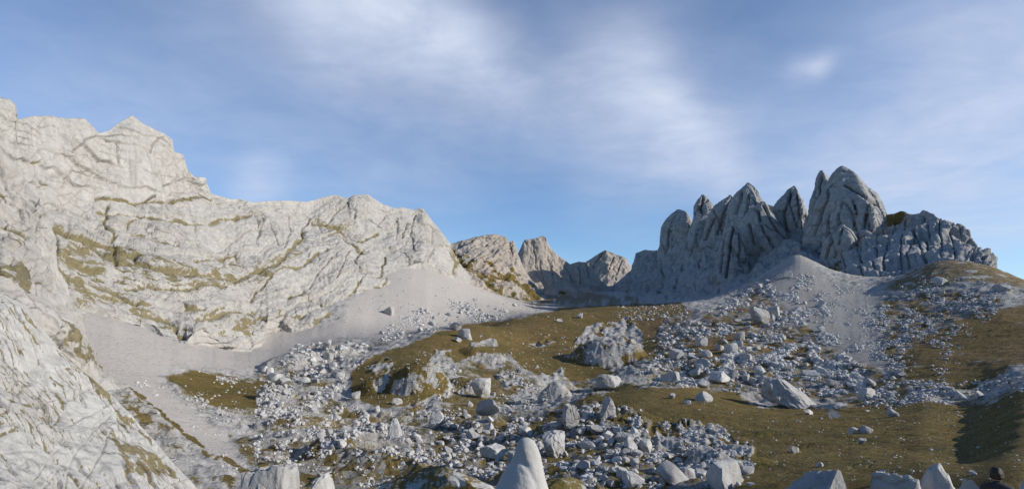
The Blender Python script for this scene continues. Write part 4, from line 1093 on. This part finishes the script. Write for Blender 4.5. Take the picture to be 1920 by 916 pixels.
# named boulders standing alone on the turf
SOLO = [(873, 634, 24, 'round pale boulder on the crest of the left hummock'), (858, 640, 12, 'small pale boulder beside the round one on the hummock crest'),
        (1318, 752, 26, 'pale double boulder on the turf below the rubble slope'), (1288, 757, 10, 'small pale stone left of the double boulder'),
        (1260, 746, 11, 'small pale stone on turf between rubble heap and double boulder'),
        (1516, 776, 14, 'small round boulder on turf just below the triangular boulder'), (1566, 782, 15, 'upright small boulder on turf right below the triangular boulder'),
        (1623, 811, 18, 'upright pale boulder standing alone in mid turf slope'), (1488, 847, 18, 'solitary round boulder low on the right turf slope'),
        (1600, 812, 12, 'flat pale stone next to the upright boulder on turf'), (1616, 830, 10, 'small pale stone below the upright boulder on turf'),
        (1673, 780, 13, 'pale boulder at the right end of the rubble fringe'), (1536, 874, 10, 'small pale stone above the split domed boulder'),
        (1664, 901, 12, 'pale stone low on the turf left of the ridge-backed rock'), (1655, 885, 8, 'small pale stone above another low on the turf'),
        (1824, 889, 9, 'small white stone beside the dark hollow'), (745, 757, 16, 'round pale boulder on turf below the rounded rock hump'),
        (707, 770, 11, 'small pale stone left of the round boulder below the hump'), (770, 778, 10, 'small pale stone right of the round boulder below the hump'),
        (668, 745, 16, 'pale boulder on turf left of the rock humps'), (632, 785, 12, 'small pale boulder on the speckled turf of the left basin'),
        (728, 588, 17, 'pale block with a dark shadow high on the left scree'), (855, 618, 18, 'pale boulder at the top rim of the hummock'),
        (1086, 596, 13, 'pale boulder on the grassy mound near its crest'), (1050, 603, 9, 'small pale stone left on the grassy mound'), (1325, 667, 18, 'oval pale boulder on the brown turf patch of the right slope'),
        (1348, 655, 16, 'pale boulder next to the oval one on the brown turf patch'), (1388, 637, 18, 'pale boulder at the upper edge of the brown turf patch'),
        (1268, 672, 20, 'pale boulder at the left edge of the right rubble slope'), (1475, 520, 14, 'white boulder high below the spires'),
        (1255, 715, 30, 'stout pale boulder at the foot of the right rubble slope'), (1350, 716, 30, 'stout round boulder at the lower edge of the right rubble'), (1315, 724, 26, 'pale boulder left of the stout round one'),
        (1800, 748, 14, 'small pale boulder row end at the far right rubble fringe'), (1835, 744, 13, 'small pale boulder on the far right rubble fringe above the turf'),
        (1210, 843, 24, 'smooth round boulder at the right foot of the rubble heap'), (1190, 868, 14, 'small round stone below the smooth round boulder'), (985, 815, 22, 'shaded pale boulder in the dark gap left of the rubble heap'),
        (1262, 900, 46, 'large pale boulder at the bottom edge below the layered outcrop'), (1350, 906, 50, 'wide pale boulder at the bottom edge right of another large one'), (1290, 895, 24, 'pale boulder between two large ones at the bottom edge'),
        (1190, 905, 30, 'pale boulder at the bottom edge below the rubble heap')]
for i, (x, y, w, lb) in enumerate(SOLO):
    put(i * 5 + 2, x, y, w * 1.15, label=lb, sink=.26, sz=1.1)

# boulders strewn in fields: individuals sharing their field's label
FIELDS = [  # polygon, count, size range, label, group
    ([(1010, 775), (1090, 755), (1200, 780), (1215, 850), (1120, 890), (1010, 850)], 42, (10, 30), 'pale boulder piled in the rubble heap right of centre', 'boulders of the rubble heap'),
    ([(760, 815), (900, 790), (1000, 810), (1010, 880), (860, 890), (760, 850)], 40, (9, 26), 'pale boulder in the shadowy rubble left of the pointed foreground stone', 'boulders left of the pointed stone'),
    ([(1210, 690), (1330, 640), (1440, 640), (1560, 690), (1660, 720), (1600, 740), (1400, 735), (1230, 720)], 62, (9, 26), 'pale boulder along the foot of the right-hand rubble slope', 'boulders at the foot of the right slope'),
    ([(1260, 640), (1350, 570), (1440, 530), (1540, 560), (1560, 650), (1450, 640), (1330, 620)], 42, (7, 17), 'pale boulder scattered on the upper right-hand rubble slope', 'boulders of the upper right slope'),
    ([(480, 700), (560, 650), (660, 640), (690, 660), (640, 720), (600, 780), (520, 770)], 34, (9, 24), 'pale boulder in the block field between left scree and hummock', 'boulders of the left block field'),
    ([(690, 640), (760, 590), (900, 570), (990, 575), (940, 595), (800, 622)], 24, (6, 15), 'pale boulder in the rubble along the foot of the left scree cone', 'boulders at the scree cone foot'),
    ([(640, 790), (780, 800), (760, 850), (640, 850), (560, 830)], 16, (9, 20), 'pale boulder in the rubble of the left basin floor', 'boulders of the left basin floor'),
    ([(860, 740), (960, 730), (1000, 770), (930, 800), (850, 800)], 14, (8, 18), 'pale boulder in the rubble around the long block', 'boulders around the long block'),
    ([(1640, 690), (1850, 725), (1800, 750), (1660, 770), (1580, 760)], 20, (6, 15), 'pale boulder on the rubble fringe above the right turf slope', 'boulders of the right fringe'),
    ([(1100, 870), (1230, 850), (1420, 880), (1420, 912), (1100, 912)], 26, (12, 34), 'pale boulder in the rubble along the bottom edge right of centre', 'boulders along the bottom edge'),
]


def inside(x, y, poly):
    c = False
    for (x0, y0), (x1, y1) in zip(poly, poly[1:] + poly[:1]):
        if (y0 > y) != (y1 > y) and x < (x1 - x0) * (y - y0) / (y1 - y0) + x0:
            c = not c
    return c


k = 0
for poly, cnt, (a, b), lb, gp in FIELDS:
    xs = [p[0] for p in poly]; ys = [p[1] for p in poly]
    done = tries = 0
    mem = []
    while done < cnt and tries < cnt * 60:
        tries += 1
        x = rngb.uniform(min(xs), max(xs)); y = rngb.uniform(min(ys), max(ys))
        if not inside(x, y, poly): continue
        w = a + (b - a) * rngb.random() ** 2.2
        if any((x - q[0]) ** 2 + (1.6 * (y - q[1])) ** 2 < (.42 * (w + q[2])) ** 2 for q in placed): continue
        o = put(k, x, y, w, label=lb, group=gp, sink=rngb.uniform(.2, .38), sz=rngb.uniform(.8, 1.15))
        if o:
            done += 1; k += 1
            mem.append((x, y, w, o))
    # the ones that stand out in their field carry labels of their own
    where = lb.split('pale boulder ')[1]
    used = set()
    for word, key in (('largest', lambda m_: -m_[2]), ('leftmost', lambda m_: m_[0]), ('rightmost', lambda m_: -m_[0]), ('uppermost', lambda m_: m_[1]), ('lowest', lambda m_: -m_[1])):
        m_ = min((q for q in mem if q[3].name not in used), key=key)
        used.add(m_[3].name)
        m_[3]['label'] = 'the %s pale boulder %s' % (word, where)
    for m_ in mem:
        if m_[3].name not in used:
            m_[3]['label'] = ('bigger ' if m_[2] > a + .38 * (b - a) else 'smaller ') + lb

# ------------------------------------------------------------------ rubble nobody could count
_cx, _cy = np.meshgrid(np.arange(1921), np.arange(917))
clump = smooth(-.15, .3, fbm(np.stack([_cx, _cy * 1.7, 0 * _cx], -1).astype(np.float32), 45, 4, .6, seed=33))


def rubble(name, label, zones, seed):
    r = np.random.RandomState(seed)
    V0, F0 = ICO[1]
    Vs, Fs = [], []
    nb = 0
    protos = []
    for i in range(12):
        v, f = rock_shape(900 + i, 1, planes=5, rough=.12, detail=0)
        protos.append(v)
    for poly, cnt, (a, b), pw in zones:
        xs = [p[0] for p in poly]; ys = [p[1] for p in poly]
        n = 0; tries = 0
        while n < cnt and tries < cnt * 6:
            tries += 1
            x = r.uniform(min(xs), max(xs)); y = r.uniform(min(ys), max(ys))
            if not inside(x, y, poly): continue
            if name != 'turf_stones' and clump[int(y), int(x)] < r.rand() * .8: continue
            h = hit(x, y)
            if h is None: continue
            p, R, i, j = h
            if name != 'turf_stones' and grass[i, j] > .62 and r.rand() < .8: continue
            s = (a + (b - a) * r.rand() ** (pw * 1.5)) * (.8 + .5 * clump[int(y), int(x)]) * R / F / 2
            v = protos[r.randint(12)] * s * np.array([1, r.uniform(.7, 1), r.uniform(.55, .95)])
            t = r.uniform(0, 6.28)
            v = v @ np.array([[math.cos(t), -math.sin(t), 0], [math.sin(t), math.cos(t), 0], [0, 0, 1]])
            Vs.append(v + p + np.array([0, 0, s * .08])); Fs.append(F0 + nb); nb += len(V0)
            n += 1
    me = raw_mesh(name, np.concatenate(Vs), np.concatenate(Fs), {}, M_stone, smooth_shade=False)
    return tag(link(name, me), label, kind='stuff')


rubble('rubble', 'pale loose stones covering the slopes and the basin floor', [
    ([(1200, 700), (1300, 600), (1440, 520), (1530, 540), (1560, 600), (1660, 700), (1680, 740), (1500, 740), (1380, 735), (1230, 722)], 4940, (2.0, 9), 2.5),
    ([(1380, 650), (1540, 640), (1640, 700), (1600, 745), (1380, 735), (1250, 715)], 1900, (3, 11), 2.2),
    ([(1490, 490), (1540, 530), (1660, 550), (1665, 705), (1540, 620), (1450, 540)], 2200, (1.6, 5), 2.5),
    ([(1650, 560), (1760, 530), (1880, 560), (1860, 600), (1760, 640), (1700, 720), (1650, 690)], 2052, (1.8, 6), 2.3),
    ([(1700, 700), (1740, 620), (1850, 590), (1800, 680), (1760, 730)], 798, (1.8, 6), 2.3),
    ([(1640, 700), (1920, 700), (1920, 735), (1680, 775), (1560, 765)], 950, (2, 8), 2.3),
    ([(980, 770), (1200, 750), (1230, 860), (1420, 870), (1420, 915), (980, 915), (760, 860), (760, 810)], 1776, (3, 13), 2.2),
    ([(480, 700), (560, 645), (680, 640), (700, 660), (640, 720), (700, 790), (780, 810), (760, 860), (480, 860), (470, 780)], 1615, (2.5, 11), 2.3),
    ([(690, 645), (760, 585), (900, 560), (1000, 575), (940, 598), (800, 625)], 1216, (2, 7), 2.3),
    ([(780, 760), (850, 690), (1000, 680), (1070, 740), (960, 820), (780, 810)], 855, (2, 8), 2.4),
    ([(380, 690), (560, 700), (560, 770), (420, 780), (330, 730)], 456, (2, 6), 2.4),
    ([(640, 600), (770, 510), (870, 530), (980, 572), (800, 615), (680, 640)], 420, (1.2, 4.5), 2.6),
    ([(280, 700), (340, 740), (480, 800), (490, 890), (430, 890), (330, 800), (230, 730)], 420, (1.4, 6), 2.6),
    ([(1195, 702), (1212, 640), (1255, 588), (1320, 575), (1310, 620), (1240, 695)], 420, (1.8, 8), 2.3),
    ([(470, 840), (620, 820), (790, 840), (790, 912), (480, 912)], 420, (2.5, 11), 2.4),
    ([(1650, 520), (1770, 488), (1900, 530), (1880, 560), (1680, 565)], 300, (1.5, 5), 2.6),
    ([(1230, 790), (1400, 800), (1430, 870), (1300, 890), (1220, 860)], 608, (2.5, 9), 2.2),
], 3)
rubble('turf_stones', 'tiny pale stones dotted over the turf', [
    ([(1200, 740), (1400, 765), (1700, 760), (1910, 740), (1910, 900), (1450, 900), (1400, 800)], 506, (1.6, 5), 2.6),
    ([(870, 620), (1050, 588), (1260, 575), (1230, 640), (1100, 700), (980, 690)], 484, (1.5, 5), 2.6),
    ([(670, 690), (850, 640), (860, 740), (700, 775)], 352, (1.6, 5), 2.4),
    ([(1150, 572), (1300, 566), (1280, 600), (1160, 600)], 308, (2, 7), 2.4),
], 4)

# ------------------------------------------------------------------ grass tufts standing in the turf
def tufts(cnt, zones, seed):
    r = np.random.RandomState(seed)
    Vs, Fs = [], []
    nb = 0
    for poly, frac in zones:
        xs = [p[0] for p in poly]; ys = [p[1] for p in poly]
        n = tries = 0
        while n < cnt * frac and tries < cnt * frac * 4:
            tries += 1
            x = r.uniform(min(xs), max(xs)); y = r.uniform(min(ys), max(ys))
            if not inside(x, y, poly): continue
            h = hit(x, y)
            if h is None: continue
            p, R, i, j = h
            if grass[i, j] < .55: continue
            hgt = np.clip(r.uniform(.7, 2.0) * R / F, .07, .4)
            for b in range(5):
                t = r.uniform(0, 6.28); w = hgt * r.uniform(.25, .5); c = np.array([math.cos(t), math.sin(t), 0])
                o = p + np.array([r.normal() * hgt * .35, r.normal() * hgt * .35, -.04])
                Vs.append(np.stack([o - c * w, o + c * w, o + np.array([r.normal() * hgt * .4, r.normal() * hgt * .4, hgt * r.uniform(.5, 1)])]))
                Fs.append([nb, nb + 1, nb + 2]); nb += 3
            n += 1
    m = rock_mat('dry_grass', feat=2.0, bump=0, grass=(.24, .17, .07), grass2=(.19, .145, .055))
    me = raw_mesh('grass_tufts', np.concatenate(Vs), np.array(Fs, np.int32), {'grass': np.ones(nb)}, m, False)
    return tag(link('grass_tufts', me), 'low dry grass tufts all over the turf slopes', kind='stuff')


tufts(6000, [([(1080, 745), (1400, 760), (1700, 755), (1915, 730), (1915, 905), (1440, 905), (1400, 810), (1230, 790)], .55),
             ([(870, 620), (1050, 588), (1260, 575), (1230, 640), (1100, 710), (980, 700)], .18), ([(660, 690), (850, 640), (900, 740), (880, 800), (700, 820)], .15),
             ([(300, 695), (540, 710), (550, 760), (380, 770)], .06), ([(1690, 700), (1700, 640), (1915, 570), (1915, 690)], .06)], 9)

# ------------------------------------------------------------------ a person sitting on the rocks at the bottom right
def flat_mat(name, col, rough=.85):
    m = bpy.data.materials.new(name); m.use_nodes = True
    t = m.node_tree; p = t.nodes['Principled BSDF']
    n = N(t, 'ShaderNodeTexNoise', ins={'Scale': 60.0, 'Detail': 4.0}).outputs[0]
    v = N(t, 'ShaderNodeMapRange', ins={0: n, 3: .75, 4: 1.25}).outputs[0]
    c = N(t, 'ShaderNodeVectorMath', operation='SCALE', ins={0: col, 'Scale': v}).outputs[0]
    t.links.new(c, p.inputs['Base Color']); p.inputs['Roughness'].default_value = rough
    return m


def skin(name, joints, edges, root, mats, pick):
    me = bpy.data.meshes.new(name)
    me.from_pydata([j[0] for j in joints], edges, [])
    o = bpy.data.objects.new(name, me); COL.objects.link(o)
    md = o.modifiers.new('skin', 'SKIN'); md.use_smooth_shade = True
    sv = me.skin_vertices[0].data
    for i, j in enumerate(joints):
        sv[i].radius = (j[1], j[2] if len(j) > 2 else j[1])
        sv[i].use_root = (i == root)
    o.modifiers.new('sub', 'SUBSURF').levels = 2
    dg = bpy.context.evaluated_depsgraph_get()
    m2 = bpy.data.meshes.new_from_object(o.evaluated_get(dg))
    bpy.data.objects.remove(o)
    for m_ in mats: m2.materials.append(m_)
    for p in m2.polygons:
        p.use_smooth = True
        p.material_index = pick(p.center)
    return m2


def person():
    top = at(1867, 873, 13.2)
    zt = top[2]
    pys = np.linspace(900, 1100, 400)
    pyt = float(pys[np.argmin(np.abs(at(np.full(400, 1867.), pys, 13.2)[:, 2] - (zt - .85)))])
    near(1867, pyt, 60, 13.2, 'rock that the person in dark clothes sits on', 611, 1.0, .3, None, taper=.1, planes=12)
    J = [((0, 0, .10), .15, .13), ((0, -.02, .26), .14, .12), ((0, -.02, .42), .165, .12), ((0, 0, .53), .13, .09), ((0, .015, .585), .06), ((0, .03, .62), .072, .085), ((0, .035, .70), .082, .10), ((0, .035, .77), .065, .075)]
    E = [(0, 1), (1, 2), (2, 3), (3, 4), (4, 5), (5, 6), (6, 7)]
    for sx in (-1, 1):
        b = len(J)
        J += [((sx * .19, 0, .50), .07), ((sx * .25, .08, .26), .05), ((sx * .15, .30, .22), .038), ((sx * .10, .37, .24), .035, .02)]
        E += [(3, b), (b, b + 1), (b + 1, b + 2), (b + 2, b + 3)]
        for f in range(4):
            c = len(J)
            x0 = sx * (.125 - .017 * f) - sx * .03; L = (.065, .078, .072, .055)[f]
            J += [((x0, .41, .25), .010), ((x0, .41 + L * .6, .245), .009), ((x0, .41 + L, .22), .008)]
            E += [(b + 3, c), (c, c + 1), (c + 1, c + 2)]
        c = len(J)
        J += [((sx * .06, .385, .255), .011), ((sx * .045, .42, .26), .009)]
        E += [(b + 3, c), (c, c + 1)]
        b = len(J)
        J += [((sx * .10, .05, .08), .10), ((sx * .13, .44, .16), .07), ((sx * .13, .50, -.22), .045), ((sx * .13, .50, -.30), .045), ((sx * .14, .66, -.33), .04, .03)]
        E += [(0, b), (b, b + 1), (b + 1, b + 2), (b + 2, b + 3), (b + 3, b + 4)]
    jacket = flat_mat('dark_jacket', (.022, .020, .026)); trousers = flat_mat('dark_trousers', (.03, .03, .035)); skn = flat_mat('skin', (.30, .17, .12), .6); hair_m = flat_mat('dark_hair', (.018, .013, .010), .7)
    boots = flat_mat('boots', (.04, .03, .025))

    def pick(c):
        if c.z > .63: return 2
        if c.z > .12 and c.y < .31 and c.z < .6 and not (abs(c.x) < .2 and c.y > .16): return 0
        if c.y > .31 and c.z > .185 and abs(c.x) < .15 and c.y > .345 and c.z > .20: return 2
        if c.z < -.25: return 3
        return 1
    body = skin('person', J, E, 0, [jacket, trousers, skn, boots], pick)
    o = link('person', body)
    o.location = (top[0], top[1], zt - .855)
    o.rotation_euler = (0, 0, rad(-35))
    tag(o, 'person in dark clothes seated on the rocks at the bottom right, seen from behind', 'person')
    V, Fc = ICO[4]
    V = V * np.array([.098, .116, .120])
    V = V[:, :] * (1 + .16 * fbm(V, .07, 3, seed=2))[:, None]
    keep = (V[:, 1] < .045 + .5 * np.clip(V[:, 2], -.02, .2)) & (V[:, 2] > -.085)
    fk = keep[Fc].all(1)
    idx = np.full(len(V), -1); idx[np.unique(Fc[fk])] = np.arange(len(np.unique(Fc[fk])))
    hm = raw_mesh('hair', V[np.unique(Fc[fk])] + np.array([0, .03, .725]), idx[Fc[fk]].astype(np.int32), {}, hair_m)
    link('hair', hm, o)
    # face: nose, ears and eyes
    for nm, parts, mt in (('nose', [((0, .135, .695), (.014, .02, .024))], skn), ('ear', [((-.088, .03, .70), (.012, .022, .034))], skn), ('ear', [((.088, .03, .70), (.012, .022, .034))], skn),
                          ('eye', [((-.032, .118, .725), (.013, .010, .008))], hair_m), ('eye', [((.032, .118, .725), (.013, .010, .008))], hair_m), ('mouth', [((0, .122, .655), (.026, .010, .006))], flat_mat('lips', (.24, .09, .08)))):
        V2, F2 = ICO[2]
        c, r = parts[0]
        link(nm, raw_mesh(nm, V2 * np.array(r) + np.array(c), F2, {}, mt), o)
    return o


person()
